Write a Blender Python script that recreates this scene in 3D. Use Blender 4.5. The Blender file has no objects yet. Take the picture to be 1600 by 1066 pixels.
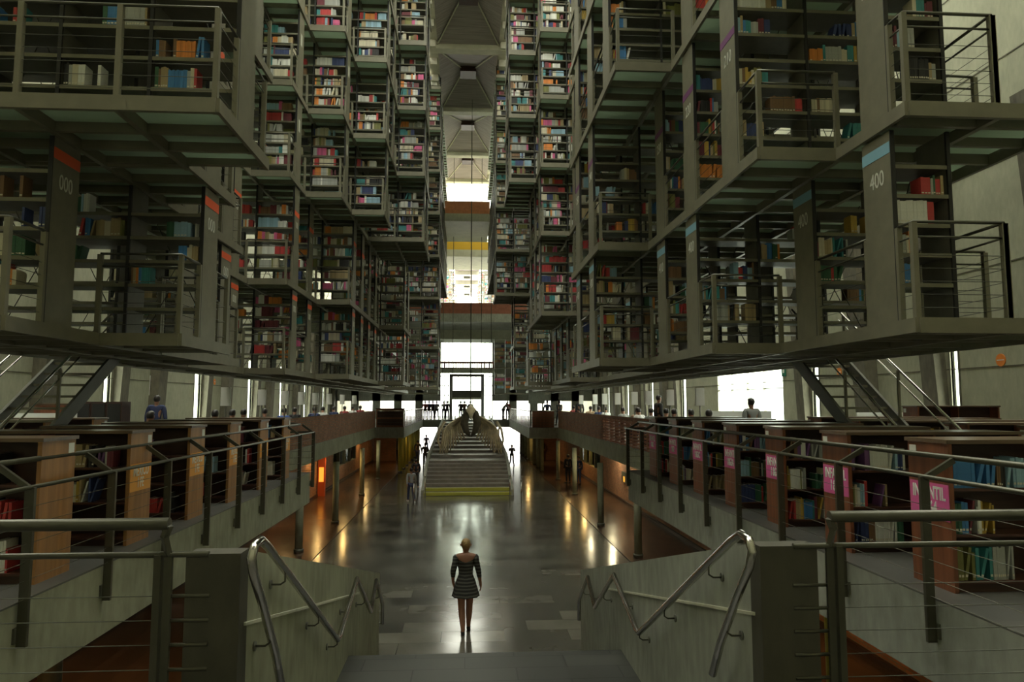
import bpy, bmesh, math, random
from mathutils import Vector, Matrix
random.seed(7)
S = bpy.context.scene
COL = S.collection
# ------------------------------------------------------------------ camera, sky, exposure
EYE = 1.70
PITCH, YAW = 0.08705, 0.06466
cam = bpy.data.objects.new('camera', bpy.data.cameras.new('camera'))
COL.objects.link(cam)
cam.location = (0, 0, EYE)
cam.rotation_euler = (math.pi / 2 + PITCH, 0, -YAW)
cam.data.sensor_width = 36
cam.data.lens = 36 * 1100 / 1600
cam.data.clip_start = 0.05
cam.data.clip_end = 600
S.camera = cam
S.view_settings.view_transform = 'Standard'
S.view_settings.look = 'None'
S.view_settings.gamma = 1
S.view_settings.use_curve_mapping = False
S.view_settings.exposure = 1.82
W = bpy.data.worlds.new('overcast_sky')
S.world = W
W.use_nodes = True
wn = W.node_tree
wn.nodes['Background'].inputs[0].default_value = (1.0, 1.0, 0.86, 1)
wn.nodes['Background'].inputs[1].default_value = 2.6

# ------------------------------------------------------------------ materials
def new_mat(name):
    m = bpy.data.materials.new(name)
    m.use_nodes = True
    return m, m.node_tree, m.node_tree.nodes['Principled BSDF']

def mat(name, col, rough=0.6, metal=0.0, noise=0.0, scale=3.0, bump=0.0, col2=None, spec=0.5, detail=4, stretch=None):
    m, nt, b = new_mat(name)
    b.inputs['Base Color'].default_value = (*col, 1)
    b.inputs['Roughness'].default_value = rough
    b.inputs['Metallic'].default_value = metal
    b.inputs['Specular IOR Level'].default_value = spec
    if noise or bump or col2:
        tc = nt.nodes.new('ShaderNodeTexCoord')
        mp = nt.nodes.new('ShaderNodeMapping')
        if stretch: mp.inputs['Scale'].default_value = stretch
        nt.links.new(tc.outputs['Object'], mp.inputs[0])
        n = nt.nodes.new('ShaderNodeTexNoise')
        n.inputs['Scale'].default_value = scale
        n.inputs['Detail'].default_value = detail
        nt.links.new(mp.outputs[0], n.inputs['Vector'])
        r = nt.nodes.new('ShaderNodeValToRGB')
        c2 = col2 if col2 else tuple(c * (1 - noise) for c in col)
        r.color_ramp.elements[0].position = 0.3
        r.color_ramp.elements[1].position = 0.7
        r.color_ramp.elements[0].color = (*c2, 1)
        r.color_ramp.elements[1].color = (*col, 1)
        nt.links.new(n.outputs['Fac'], r.inputs[0])
        nt.links.new(r.outputs[0], b.inputs['Base Color'])
        if bump:
            bp = nt.nodes.new('ShaderNodeBump')
            bp.inputs['Strength'].default_value = bump
            bp.inputs['Distance'].default_value = 0.02
            nt.links.new(n.outputs['Fac'], bp.inputs['Height'])
            nt.links.new(bp.outputs[0], b.inputs['Normal'])
    return m

def brick_mat(name, c1, c2, mortar, scale=1.0, bw=0.5, rh=0.25, ms=0.02, rough=0.8, axis='YZ', rn=0.0, offset=0.5, spec=0.5):
    m, nt, b = new_mat(name)
    tc = nt.nodes.new('ShaderNodeTexCoord')
    sx = nt.nodes.new('ShaderNodeSeparateXYZ')
    cb = nt.nodes.new('ShaderNodeCombineXYZ')
    nt.links.new(tc.outputs['Object'], sx.inputs[0])
    ix = {'X': 0, 'Y': 1, 'Z': 2}
    nt.links.new(sx.outputs[ix[axis[0]]], cb.inputs[0])
    nt.links.new(sx.outputs[ix[axis[1]]], cb.inputs[1])
    br = nt.nodes.new('ShaderNodeTexBrick')
    br.offset = offset
    br.inputs['Color1'].default_value = (*c1, 1)
    br.inputs['Color2'].default_value = (*c2, 1)
    br.inputs['Mortar'].default_value = (*mortar, 1)
    br.inputs['Scale'].default_value = scale
    br.inputs['Mortar Size'].default_value = ms
    br.inputs['Brick Width'].default_value = bw
    br.inputs['Row Height'].default_value = rh
    nt.links.new(cb.outputs[0], br.inputs['Vector'])
    n = nt.nodes.new('ShaderNodeTexNoise')
    n.inputs['Scale'].default_value = 1.3
    n.inputs['Detail'].default_value = 6
    nt.links.new(tc.outputs['Object'], n.inputs['Vector'])
    mx = nt.nodes.new('ShaderNodeMixRGB')
    mx.blend_type = 'MULTIPLY'
    mx.inputs[0].default_value = 0.6
    nt.links.new(br.outputs['Color'], mx.inputs[1])
    nt.links.new(n.outputs['Fac'], mx.inputs[2])
    nt.links.new(mx.outputs[0], b.inputs['Base Color'])
    b.inputs['Roughness'].default_value = rough
    b.inputs['Specular IOR Level'].default_value = spec
    if rn:
        mr = nt.nodes.new('ShaderNodeMapRange')
        mr.inputs[3].default_value = rough
        mr.inputs[4].default_value = rough + rn
        nt.links.new(n.outputs['Fac'], mr.inputs[0])
        nt.links.new(mr.outputs[0], b.inputs['Roughness'])
    bp = nt.nodes.new('ShaderNodeBump')
    bp.inputs['Strength'].default_value = 0.12
    bp.inputs['Distance'].default_value = 0.004
    bp.invert = True
    nt.links.new(br.outputs['Fac'], bp.inputs['Height'])
    nt.links.new(bp.outputs[0], b.inputs['Normal'])
    return m

def emis(name, col, st):
    m, nt, b = new_mat(name)
    b.inputs['Base Color'].default_value = (*col, 1)
    b.inputs['Emission Color'].default_value = (*col, 1)
    b.inputs['Emission Strength'].default_value = st
    return m

def concrete(name, col, dark=0.35):
    """board-marked concrete with tie holes"""
    m, nt, b = new_mat(name)
    tc = nt.nodes.new('ShaderNodeTexCoord')
    n = nt.nodes.new('ShaderNodeTexNoise'); n.inputs['Scale'].default_value = 1.1; n.inputs['Detail'].default_value = 8
    n2 = nt.nodes.new('ShaderNodeTexNoise'); n2.inputs['Scale'].default_value = 9; n2.inputs['Detail'].default_value = 5
    mp = nt.nodes.new('ShaderNodeMapping'); mp.inputs['Scale'].default_value = (1, 1, 0.4)
    nt.links.new(tc.outputs['Object'], n.inputs['Vector'])
    nt.links.new(tc.outputs['Object'], mp.inputs[0]); nt.links.new(mp.outputs[0], n2.inputs['Vector'])
    ad = nt.nodes.new('ShaderNodeMath'); ad.operation = 'ADD'
    nt.links.new(n.outputs['Fac'], ad.inputs[0]); nt.links.new(n2.outputs['Fac'], ad.inputs[1])
    r = nt.nodes.new('ShaderNodeValToRGB')
    r.color_ramp.elements[0].position = 0.72; r.color_ramp.elements[1].position = 1.0
    r.color_ramp.elements[0].position = 0.36; r.color_ramp.elements[1].position = 0.62
    hv = nt.nodes.new('ShaderNodeMath'); hv.operation = 'MULTIPLY'; hv.inputs[1].default_value = 0.5
    nt.links.new(ad.outputs[0], hv.inputs[0])
    r.color_ramp.elements[0].color = (*[c * (1 - dark) for c in col], 1)
    r.color_ramp.elements[1].color = (*col, 1)
    nt.links.new(hv.outputs[0], r.inputs[0]); nt.links.new(r.outputs[0], b.inputs['Base Color'])
    b.inputs['Roughness'].default_value = 0.75
    bp = nt.nodes.new('ShaderNodeBump'); bp.inputs['Strength'].default_value = 0.15; bp.inputs['Distance'].default_value = 0.01
    nt.links.new(n2.outputs['Fac'], bp.inputs['Height']); nt.links.new(bp.outputs[0], b.inputs['Normal'])
    return m

M = {}
M['steel'] = mat('olive_grey_steel', (0.190, 0.178, 0.122), 0.5, 0.0, noise=0.18, scale=5, bump=0.05)
M['steel_dark'] = mat('dark_steel', (0.10, 0.102, 0.072), 0.45, 0.0, noise=0.2, scale=4)
M['steel_rail'] = mat('painted_rail_steel', (0.095, 0.092, 0.066), 0.32, 0.4, noise=0.15, scale=8)
M['black'] = mat('black_edge', (0.012, 0.012, 0.011), 0.5)
M['shelf'] = mat('shelf_steel', (0.16, 0.155, 0.115), 0.45, 0.0, noise=0.2, scale=6)
M['brace'] = mat('brace_steel', (0.09, 0.09, 0.07), 0.4, 0.5)
M['shelf_wood'] = mat('dark_shelf_wood', (0.10, 0.04, 0.026), 0.45, noise=0.3, scale=3)
M['chrome'] = mat('brushed_stainless', (0.50, 0.48, 0.44), 0.17, 1.0)
M['conc'] = concrete('concrete', (0.34, 0.345, 0.235))
M['conc_wall'] = concrete('concrete_wall', (0.46, 0.46, 0.325), 0.2)
M['conc_grey'] = concrete('concrete_grey', (0.34, 0.35, 0.29))
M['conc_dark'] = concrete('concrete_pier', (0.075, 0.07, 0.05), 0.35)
M['conc_light'] = concrete('concrete_light', (0.55, 0.55, 0.42), 0.2)
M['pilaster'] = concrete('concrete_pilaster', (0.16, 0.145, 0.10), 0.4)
M['floor'] = brick_mat('polished_dark_stone', (0.23, 0.222, 0.18), (0.085, 0.084, 0.072), (0.035, 0.035, 0.03), 1, 1.35, 0.68, 0.008, rough=0.07, axis='XY', rn=0.17, offset=0.37, spec=0.68)
M['floor_brown'] = brick_mat('polished_stone_painted_glow', (0.16, 0.09, 0.055), (0.10, 0.055, 0.035), (0.04, 0.02, 0.012), 1, 1.9, 0.19, 0.006, rough=0.14, axis='YX', rn=0.15, offset=0.37, spec=0.6)  # brick reflection and orange lamp light are painted into the brown
M['floor_up'] = brick_mat('upper_floor_stone', (0.13, 0.125, 0.11), (0.10, 0.098, 0.088), (0.1, 0.1, 0.09), 1, 0.9, 0.6, 0.006, rough=0.35, axis='XY', rn=0.2)
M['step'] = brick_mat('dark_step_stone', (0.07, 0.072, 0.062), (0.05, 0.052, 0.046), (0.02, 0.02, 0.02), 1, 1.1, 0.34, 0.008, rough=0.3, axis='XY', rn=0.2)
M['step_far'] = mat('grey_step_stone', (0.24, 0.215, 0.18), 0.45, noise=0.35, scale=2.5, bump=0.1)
M['groove'] = mat('floor_joint', (0.02, 0.018, 0.015), 0.8)
M['brick'] = brick_mat('red_brick', (0.60, 0.24, 0.12), (0.38, 0.15, 0.08), (0.30, 0.23, 0.16), 1, 0.24, 0.075, 0.012, axis='YZ')
M['brickx'] = brick_mat('red_brick_front', (0.42, 0.14, 0.07), (0.30, 0.1, 0.05), (0.2, 0.15, 0.1), 1, 0.24, 0.075, 0.012, axis='XZ')
M['brick_solid'] = mat('red_brick_slat', (0.50, 0.22, 0.13), 0.8, noise=0.4, scale=14)
M['ply'] = mat('orange_plywood', (0.42, 0.205, 0.07), 0.45, noise=0.35, scale=2.2, stretch=(6, 6, 0.5))
M['redwood'] = mat('red_brown_veneer', (0.27, 0.095, 0.045), 0.4, noise=0.4, scale=2.2, stretch=(7, 7, 0.5))
M['wood_dark'] = mat('dark_wood', (0.06, 0.025, 0.016), 0.5, noise=0.4, scale=3, stretch=(1, 5, 5))
M['wood_top'] = mat('bookcase_top_wood', (0.14, 0.09, 0.055), 0.35, noise=0.3, scale=2, stretch=(0.6, 8, 8))
M['red_mark'] = mat('orange_red_stripe', (0.75, 0.11, 0.035), 0.6)
M['blue_mark'] = mat('pale_blue_stripe', (0.22, 0.42, 0.52), 0.6)
M['purple_mark'] = mat('purple_stripe', (0.17, 0.045, 0.16), 0.6)
M['white_mark'] = mat('white_lettering', (0.62, 0.62, 0.54), 0.6)
M['pink_sign'] = mat('pink_sign_card', (0.74, 0.13, 0.36), 0.6)
M['orange_sign'] = mat('orange_sign_card', (0.85, 0.40, 0.08), 0.6)
M['cream_text'] = mat('cream_lettering', (0.85, 0.75, 0.6), 0.6)
M['white'] = mat('white_card', (0.8, 0.8, 0.74), 0.6)
M['yellow'] = mat('yellow_edge', (0.42, 0.42, 0.06), 0.5)
M['mustard'] = mat('mustard_panel', (0.70, 0.42, 0.03), 0.6)
M['orange_panel'] = mat('terracotta_panel', (0.62, 0.24, 0.11), 0.7, noise=0.25, scale=4)
M['band_red'] = mat('red_brown_band', (0.30, 0.105, 0.06), 0.7, noise=0.3, scale=3)
M['roof_dark'] = mat('dark_roof_slats', (0.36, 0.31, 0.30), 0.7, noise=0.4, scale=2, stretch=(0.3, 6, 1))
M['roof_beam'] = mat('pale_roof_beam', (0.62, 0.60, 0.48), 0.7, noise=0.2, scale=2)
M['orange_disc'] = mat('orange_disc', (0.9, 0.28, 0.05), 0.5)
M['green_sign'] = mat('green_sign', (0.0, 0.16, 0.09), 0.5)
M['bone'] = mat('aged_bone', (0.80, 0.68, 0.45), 0.7, noise=0.4, scale=3, bump=0.2)
M['bone_dark'] = mat('dark_patterned_bone', (0.13, 0.11, 0.07), 0.7, noise=0.5, scale=4)
M['skin'] = mat('skin', (0.30, 0.15, 0.095), 0.55)
M['skin2'] = mat('skin_tan', (0.30, 0.15, 0.09), 0.55)
M['hair_blond'] = mat('blond_hair', (0.38, 0.25, 0.10), 0.6, noise=0.5, scale=40, bump=0.4)
M['hair_dark'] = mat('dark_hair', (0.02, 0.015, 0.012), 0.5)
M['shoe'] = mat('dark_shoe', (0.02, 0.018, 0.016), 0.5)
M['shoe_white'] = mat('white_shoe', (0.7, 0.7, 0.68), 0.5)
for n, c in dict(navy=(0.03, 0.04, 0.10), blackc=(0.02, 0.02, 0.022), greyc=(0.28, 0.29, 0.28), whitec=(0.62, 0.62, 0.6), bluec=(0.05, 0.10, 0.32), redc=(0.28, 0.05, 0.05),
                 jeans=(0.045, 0.06, 0.13), tan=(0.4, 0.28, 0.18), pinkc=(0.5, 0.12, 0.25), brownc=(0.12, 0.07, 0.04)).items():
    M[n] = mat(n + '_cloth', c, 0.85)
M['lamp_glow'] = emis('lit_warm_lamp', (1.0, 0.62, 0.20), 85)
M['lamp_glow_w'] = emis('lit_pale_lamp', (1.0, 0.86, 0.5), 80)
M['lamp_body'] = mat('lamp_housing', (0.05, 0.05, 0.05), 0.5)
M['shade'] = mat('pale_lamp_shade', (0.7, 0.7, 0.66), 0.6)
M['orange_lit'] = emis('lit_orange_panel', (1.0, 0.36, 0.04), 0.35)
M['orange_wall'] = mat('orange_red_wall', (0.62, 0.10, 0.03), 0.6)
M['yellow_col'] = mat('yellow_column', (0.42, 0.36, 0.05), 0.6)
M['table_white'] = mat('white_table_top', (0.75, 0.76, 0.72), 0.5)

# striped dress
m, nt, b = new_mat('striped_dress')
tc = nt.nodes.new('ShaderNodeTexCoord'); wv = nt.nodes.new('ShaderNodeTexWave')
wv.bands_direction = 'Z'; wv.inputs['Scale'].default_value = 5.2; wv.inputs['Distortion'].default_value = 1.6; wv.inputs['Detail'].default_value = 1
nt.links.new(tc.outputs['Object'], wv.inputs['Vector'])
rp = nt.nodes.new('ShaderNodeValToRGB'); rp.color_ramp.elements[0].position = 0.55; rp.color_ramp.elements[1].position = 0.7
rp.color_ramp.elements[0].color = (0.018, 0.018, 0.018, 1); rp.color_ramp.elements[1].color = (0.085, 0.09, 0.08, 1)
nt.links.new(wv.outputs['Fac'], rp.inputs[0]); nt.links.new(rp.outputs[0], b.inputs['Base Color']); b.inputs['Roughness'].default_value = 0.85
M['dress'] = m

# frosted green glass floor plate
m = bpy.data.materials.new('frosted_green_glass'); m.use_nodes = True; nt = m.node_tree
for n in list(nt.nodes): nt.nodes.remove(n)
out = nt.nodes.new('ShaderNodeOutputMaterial'); mx = nt.nodes.new('ShaderNodeMixShader'); df = nt.nodes.new('ShaderNodeBsdfDiffuse'); tr = nt.nodes.new('ShaderNodeBsdfTranslucent')
df.inputs[0].default_value = (0.20, 0.235, 0.185, 1); tr.inputs[0].default_value = (0.60, 0.70, 0.56, 1)
mx.inputs[0].default_value = 0.42
nt.links.new(df.outputs[0], mx.inputs[1]); nt.links.new(tr.outputs[0], mx.inputs[2]); nt.links.new(mx.outputs[0], out.inputs[0])
M['glass_floor'] = m

# pane of a window: real clear glass
m = bpy.data.materials.new('window_glass'); m.use_nodes = True; nt = m.node_tree
for n in list(nt.nodes): nt.nodes.remove(n)
out = nt.nodes.new('ShaderNodeOutputMaterial'); mx = nt.nodes.new('ShaderNodeMixShader'); tp = nt.nodes.new('ShaderNodeBsdfTransparent'); gl = nt.nodes.new('ShaderNodeBsdfGlossy')
gl.inputs['Roughness'].default_value = 0.05; mx.inputs[0].default_value = 0.06; tp.inputs[0].default_value = (0.95, 1, 0.96, 1)
nt.links.new(tp.outputs[0], mx.inputs[1]); nt.links.new(gl.outputs[0], mx.inputs[2]); nt.links.new(mx.outputs[0], out.inputs[0])
M['pane'] = m

# books
BOOK_COLS = {
 'cream': (0.62, 0.57, 0.42), 'white': (0.75, 0.75, 0.70), 'pale grey': (0.42, 0.43, 0.40), 'navy blue': (0.04, 0.06, 0.17), 'bright blue': (0.06, 0.22, 0.50), 'pale blue': (0.30, 0.48, 0.60),
 'red': (0.50, 0.05, 0.05), 'maroon': (0.17, 0.035, 0.05), 'pink': (0.68, 0.13, 0.30), 'orange': (0.72, 0.25, 0.05), 'mustard yellow': (0.50, 0.33, 0.06), 'olive green': (0.20, 0.20, 0.06),
 'dark green': (0.04, 0.13, 0.07), 'teal': (0.05, 0.25, 0.26), 'brown': (0.20, 0.11, 0.05), 'black': (0.02, 0.02, 0.02), 'purple': (0.16, 0.07, 0.20), 'tan': (0.42, 0.32, 0.17)}
BOOK_NAMES = list(BOOK_COLS)
for n, c in BOOK_COLS.items():
    M['bk_' + n] = mat(n.replace(' ', '_') + '_book_cover', c, 0.55, noise=0.15, scale=9)
M['pages'] = mat('page_paper', (0.66, 0.62, 0.50), 0.8)
m, nt, b = new_mat('book_spines')
at = nt.nodes.new('ShaderNodeAttribute'); at.attribute_name = 'spine'
nt.links.new(at.outputs['Color'], b.inputs['Base Color']); b.inputs['Roughness'].default_value = 0.6
M['books'] = m

# ------------------------------------------------------------------ mesh helpers
class MB:
    def __init__(s): s.v = []; s.f = []; s.mi = []; s.mats = []; s.sm = []
    def m(s, mt):
        if mt not in s.mats: s.mats.append(mt)
        return s.mats.index(mt)
    def box(s, x0, x1, y0, y1, z0, z1, mt):
        if x0 > x1: x0, x1 = x1, x0
        if y0 > y1: y0, y1 = y1, y0
        if z0 > z1: z0, z1 = z1, z0
        n = len(s.v); i = s.m(mt)
        s.v += [(x0, y0, z0), (x1, y0, z0), (x1, y1, z0), (x0, y1, z0), (x0, y0, z1), (x1, y0, z1), (x1, y1, z1), (x0, y1, z1)]
        for f in ((0, 3, 2, 1), (4, 5, 6, 7), (0, 1, 5, 4), (1, 2, 6, 5), (2, 3, 7, 6), (3, 0, 4, 7)):
            s.f.append(tuple(n + q for q in f)); s.mi.append(i); s.sm.append(False)
        return s
    def hexa(s, pts, mt):
        """8 points: bottom 4 ccw, top 4 ccw"""
        n = len(s.v); i = s.m(mt); s.v += [tuple(p) for p in pts]
        for f in ((0, 3, 2, 1), (4, 5, 6, 7), (0, 1, 5, 4), (1, 2, 6, 5), (2, 3, 7, 6), (3, 0, 4, 7)):
            s.f.append(tuple(n + q for q in f)); s.mi.append(i); s.sm.append(False)
        return s
    def bar(s, p, q, w, h, mt, up=(0, 0, 1)):
        """rectangular bar from p to q"""
        p = Vector(p); q = Vector(q); d = (q - p).normalized(); u = Vector(up)
        if abs(d.dot(u)) > 0.98: u = Vector((0, 1, 0))
        r = d.cross(u).normalized(); u = r.cross(d).normalized()
        a = r * w / 2; c = u * h / 2
        return s.hexa([p - a - c, p + a - c, q + a - c, q - a - c, p - a + c, p + a + c, q + a + c, q - a + c], mt)
    def tube(s, pts, r, mt, n=8, smooth=True, cap=True):
        pts = [Vector(p) for p in pts]; i = s.m(mt); base = len(s.v)
        rr = r if isinstance(r, (list, tuple)) else [r] * len(pts)
        prev = None
        for k, p in enumerate(pts):
            d = (pts[min(k + 1, len(pts) - 1)] - pts[max(k - 1, 0)]).normalized()
            if prev is None:
                u = Vector((0, 0, 1)) if abs(d.z) < 0.9 else Vector((0, 1, 0))
                a = d.cross(u).normalized()
            else:
                a = (prev - d * prev.dot(d)).normalized()
            prev = a; c = d.cross(a)
            for j in range(n):
                t = 2 * math.pi * j / n
                s.v.append(tuple(p + (a * math.cos(t) + c * math.sin(t)) * rr[k]))
        for k in range(len(pts) - 1):
            for j in range(n):
                s.f.append((base + k * n + j, base + k * n + (j + 1) % n, base + (k + 1) * n + (j + 1) % n, base + (k + 1) * n + j)); s.mi.append(i); s.sm.append(smooth)
        if cap:
            s.f.append(tuple(base + j for j in range(n))[::-1]); s.mi.append(i); s.sm.append(False)
            e = base + (len(pts) - 1) * n
            s.f.append(tuple(e + j for j in range(n))); s.mi.append(i); s.sm.append(False)
        return s
    def poly(s, pts, mt):
        n = len(s.v); s.v += [tuple(p) for p in pts]; s.f.append(tuple(range(n, n + len(pts)))); s.mi.append(s.m(mt)); s.sm.append(False); return s
    def prism(s, prof, x0, x1, mt):
        """profile list of (y,z) extruded along x"""
        n = len(s.v); k = len(prof); i = s.m(mt)
        s.v += [(x0, y, z) for y, z in prof] + [(x1, y, z) for y, z in prof]
        s.f.append(tuple(range(n, n + k))); s.mi.append(i); s.sm.append(False)
        s.f.append(tuple(range(n + k, n + 2 * k))[::-1]); s.mi.append(i); s.sm.append(False)
        for j in range(k):
            s.f.append((n + j, n + k + j, n + k + (j + 1) % k, n + (j + 1) % k)); s.mi.append(i); s.sm.append(False)
        return s
    def mesh(s, name):
        me = bpy.data.meshes.new(name); me.from_pydata(s.v, [], s.f)
        for mt in s.mats: me.materials.append(mt)
        me.polygons.foreach_set('material_index', s.mi); me.polygons.foreach_set('use_smooth', s.sm); me.update()
        return me
    def build(s, name, parent=None, **kw):
        return put(name, s.mesh(name), parent, **kw)

def put(name, data, parent=None, loc=None, rot=None, scale=None, label=None, cat=None, group=None, kind=None):
    o = bpy.data.objects.new(name, data); COL.objects.link(o)
    if parent: o.parent = parent
    if loc: o.location = loc
    if rot: o.rotation_euler = rot
    if scale: o.scale = scale
    tag(o, label, cat, group, kind)
    return o

def tag(o, label=None, cat=None, group=None, kind=None):
    if label: o['label'] = label
    if cat: o['category'] = cat
    if group: o['group'] = group
    if kind: o['kind'] = kind
    return o

def thing(name, label, cat, loc=(0, 0, 0), rot=(0, 0, 0), group=None):
    return put(name, None, None, loc=loc, rot=rot, label=label, cat=cat, group=group)

def copy_tree(o, parent=None):
    c = o.copy(); COL.objects.link(c); c.parent = parent
    for ch in o.children: copy_tree(ch, c)
    return c

WORDS = ['', 'first', 'second', 'third', 'fourth', 'fifth', 'sixth', 'seventh', 'eighth', 'ninth', 'tenth', 'eleventh', 'twelfth', 'thirteenth', 'fourteenth', 'fifteenth', 'sixteenth', 'seventeenth', 'eighteenth', 'nineteenth', 'twentieth']
def nth(n):
    if n <= 20: return WORDS[n]
    t = {2: 'twenty', 3: 'thirty', 4: 'forty', 5: 'fifty'}[n // 10]
    return t + '-' + WORDS[n % 10] if n % 10 else {2: 'twentieth', 3: 'thirtieth', 4: 'fortieth', 5: 'fiftieth'}[n // 10]

def text_mesh(txt, size, mt, name='lettering', sx=1.0, bold=0.0):
    cu = bpy.data.curves.new(name, 'FONT'); cu.body = txt; cu.size = size; cu.align_x = 'CENTER'; cu.align_y = 'CENTER'; cu.extrude = 0.002; cu.offset = bold; cu.resolution_u = 3
    cu.space_line = 0.85
    o = bpy.data.objects.new('t', cu); COL.objects.link(o)
    dg = bpy.context.evaluated_depsgraph_get(); me = bpy.data.meshes.new_from_object(o.evaluated_get(dg))
    bpy.data.objects.remove(o); bpy.data.curves.remove(cu)
    for v in me.vertices: v.co.x *= sx
    me.materials.clear(); me.materials.append(mt); me.name = name
    return me

def text_rot(s):
    # lettering on a face looking at the nave; s=+1 right-hand side (faces -X), s=-1 left-hand side
    return (math.pi / 2, 0, -math.pi / 2) if s > 0 else (math.pi / 2, 0, math.pi / 2)

PS, TH = YAW, PITCH
def project(x, y, z):
    z -= EYE
    R = (math.cos(PS), -math.sin(PS), 0); F = (math.sin(PS) * math.cos(TH), math.cos(PS) * math.cos(TH), math.sin(TH)); U = (-math.sin(PS) * math.sin(TH), -math.cos(PS) * math.sin(TH), math.cos(TH))
    d = x * F[0] + y * F[1] + z * F[2]
    if d < 0.1: return None
    return 800 + 1100 * (x * R[0] + y * R[1] + z * R[2]) / d, 533 - 1100 * (x * U[0] + y * U[1] + z * U[2]) / d

def rng(*a): return random.uniform(*a)
SIDE = {-1: 'left', 1: 'right'}
GZ = -3.20          # ground floor level

# ------------------------------------------------------------------ setting: floors and slabs
def struct(name, mb): return mb.build(name, kind='structure')
struct('floor', MB().box(-4.74, 5.05, -6, 120, GZ - 0.3, GZ, M['floor']))
struct('floor_left', MB().box(-14, -4.78, -6, 120, GZ - 0.3, GZ, M['floor_brown']).box(-4.78, -4.74, -6, 120, GZ - 0.3, GZ - 0.004, M['groove']))
struct('floor_right', MB().box(5.09, 14, -6, 120, GZ - 0.3, GZ, M['floor_brown']).box(5.05, 5.09, -6, 120, GZ - 0.3, GZ - 0.004, M['groove']))
ED = {-1: 3.80, 1: 4.08}            # near edge of upper slabs
Y1, Y2, Y3 = 17.72, {-1: 49.0, 1: 47.6}, 70.0
ST = 0.73
for s in (-1, 1):
    mb = MB(); e = ED[s]
    for (xa, xb, ya, yb, mt) in ((e, 13.5, 0.0, Y1, M['conc'] if s < 0 else M['conc_grey']), (6.22, 13.5, Y1, Y2[s], M['conc']), (4.25, 13.5, Y2[s], Y3, M['conc_grey']), (0.02, 13.5, Y3, 90, M['conc_grey'])):
        mb.box(s * xa, s * xb, ya, yb, -ST, -0.012, mt)
        mb.box(s * xa, s * xb, ya, yb, -0.012, 0.0, M['floor_up'])
    struct('floor_upper_' + SIDE[s], mb)
mb = MB().box(-13.5, -2.6, -6, 0.0, -ST, 0, M['floor_up']).box(2.6, 13.5, -6, 0.0, -ST, 0, M['floor_up']).box(-2.6, 2.6, -6, 4.3, -ST, 0, M['floor_up'])
struct('floor_landing', mb)

# side walls with leaning pilasters and narrow window slits
WX = 13.5
slitsL = [11.0, 19.0, 27.2, 36.0, 44.6, 52.1, 59.8, 67.5]
slitsR = [10.5, 18.5, 26.2, 42.6, 50.2, 58.0, 66.0]
def SW(y): return 0.3 if y < 23 else 0.5 if y < 30 else 0.8
def wall(s, name, slits, door=None):
    mb = MB(); ys = sorted(slits); edges = [-6.0]
    holes = [(y, y + SW(y), 0.0, 4.3) for y in ys]
    if door: holes.append(door)
    holes.sort()
    y = -6.0
    for a, b_, z0, z1 in holes:
        mb.box(s * WX, s * (WX + 0.12), y, a, 0, 22, M['conc_wall'])
        mb.box(s * WX, s * (WX + 0.12), a, b_, z1, 22, M['conc_wall'])
        if z0 > 0: mb.box(s * WX, s * (WX + 0.12), a, b_, 0, z0, M['conc_wall'])
        y = b_
    mb.box(s * WX, s * (WX + 0.12), y, 100, 0, 22, M['conc_wall'])
    mb.box(s * WX, s * (WX + 0.12), -6, 100, GZ, 0, M['conc_wall'])
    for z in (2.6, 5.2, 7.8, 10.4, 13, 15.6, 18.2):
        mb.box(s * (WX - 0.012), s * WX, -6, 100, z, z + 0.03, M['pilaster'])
    struct(name, mb)
DOOR_R = (29.3, 37.2, 0.0, 4.2)
wall(-1, 'wall_left', slitsL); wall(1, 'wall_right', slitsR, DOOR_R)
n = 0
for s, sl in ((-1, slitsL), (1, slitsR)):
    for y in sl:
        n += 1
        w = put('window_%d' % n, None, kind='structure')
        MB().box(s * (WX + 0.06), s * (WX + 0.065), y, y + SW(y), 0, 4.3, M['pane']).build('pane', w)
        MB().box(s * (WX - 0.03), s * (WX + 0.10), y - 0.05, y, 0, 4.3, M['steel']).box(s * (WX - 0.03), s * (WX + 0.10), y + SW(y), y + SW(y) + 0.05, 0, 4.3, M['steel']).build('window_frame', w)
k = 0
for s, sl in ((-1, slitsL), (1, slitsR)):
    for y in sl:
        k += 1
        # leaning concrete buttress beside each slit
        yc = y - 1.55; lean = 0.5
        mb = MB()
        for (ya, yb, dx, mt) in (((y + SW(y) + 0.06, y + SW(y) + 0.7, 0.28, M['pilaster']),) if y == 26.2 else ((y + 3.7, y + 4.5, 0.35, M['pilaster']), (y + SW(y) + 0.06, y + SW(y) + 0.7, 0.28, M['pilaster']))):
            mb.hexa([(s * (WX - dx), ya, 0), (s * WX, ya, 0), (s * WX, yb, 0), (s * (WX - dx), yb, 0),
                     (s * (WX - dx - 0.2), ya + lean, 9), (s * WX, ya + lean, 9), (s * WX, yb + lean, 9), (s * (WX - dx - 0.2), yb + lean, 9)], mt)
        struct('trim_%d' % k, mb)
# bright glazed doorway in the right wall
dr = put('door_1', None, kind='structure')
mb = MB()
for y in (29.3, 31.3, 33.2, 35.2, 37.14): mb.box(WX, WX + 0.12, y, y + 0.035, 0, 4.2, M['conc_light'])
mb.box(WX, WX + 0.12, 29.3, 37.2, 2.3, 2.34, M['steel_rail'])
mb.build('door_frame', dr)
MB().box(WX + 0.05, WX + 0.06, 29.3, 37.2, 0, 4.2, M['pane']).build('pane', dr)
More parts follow.
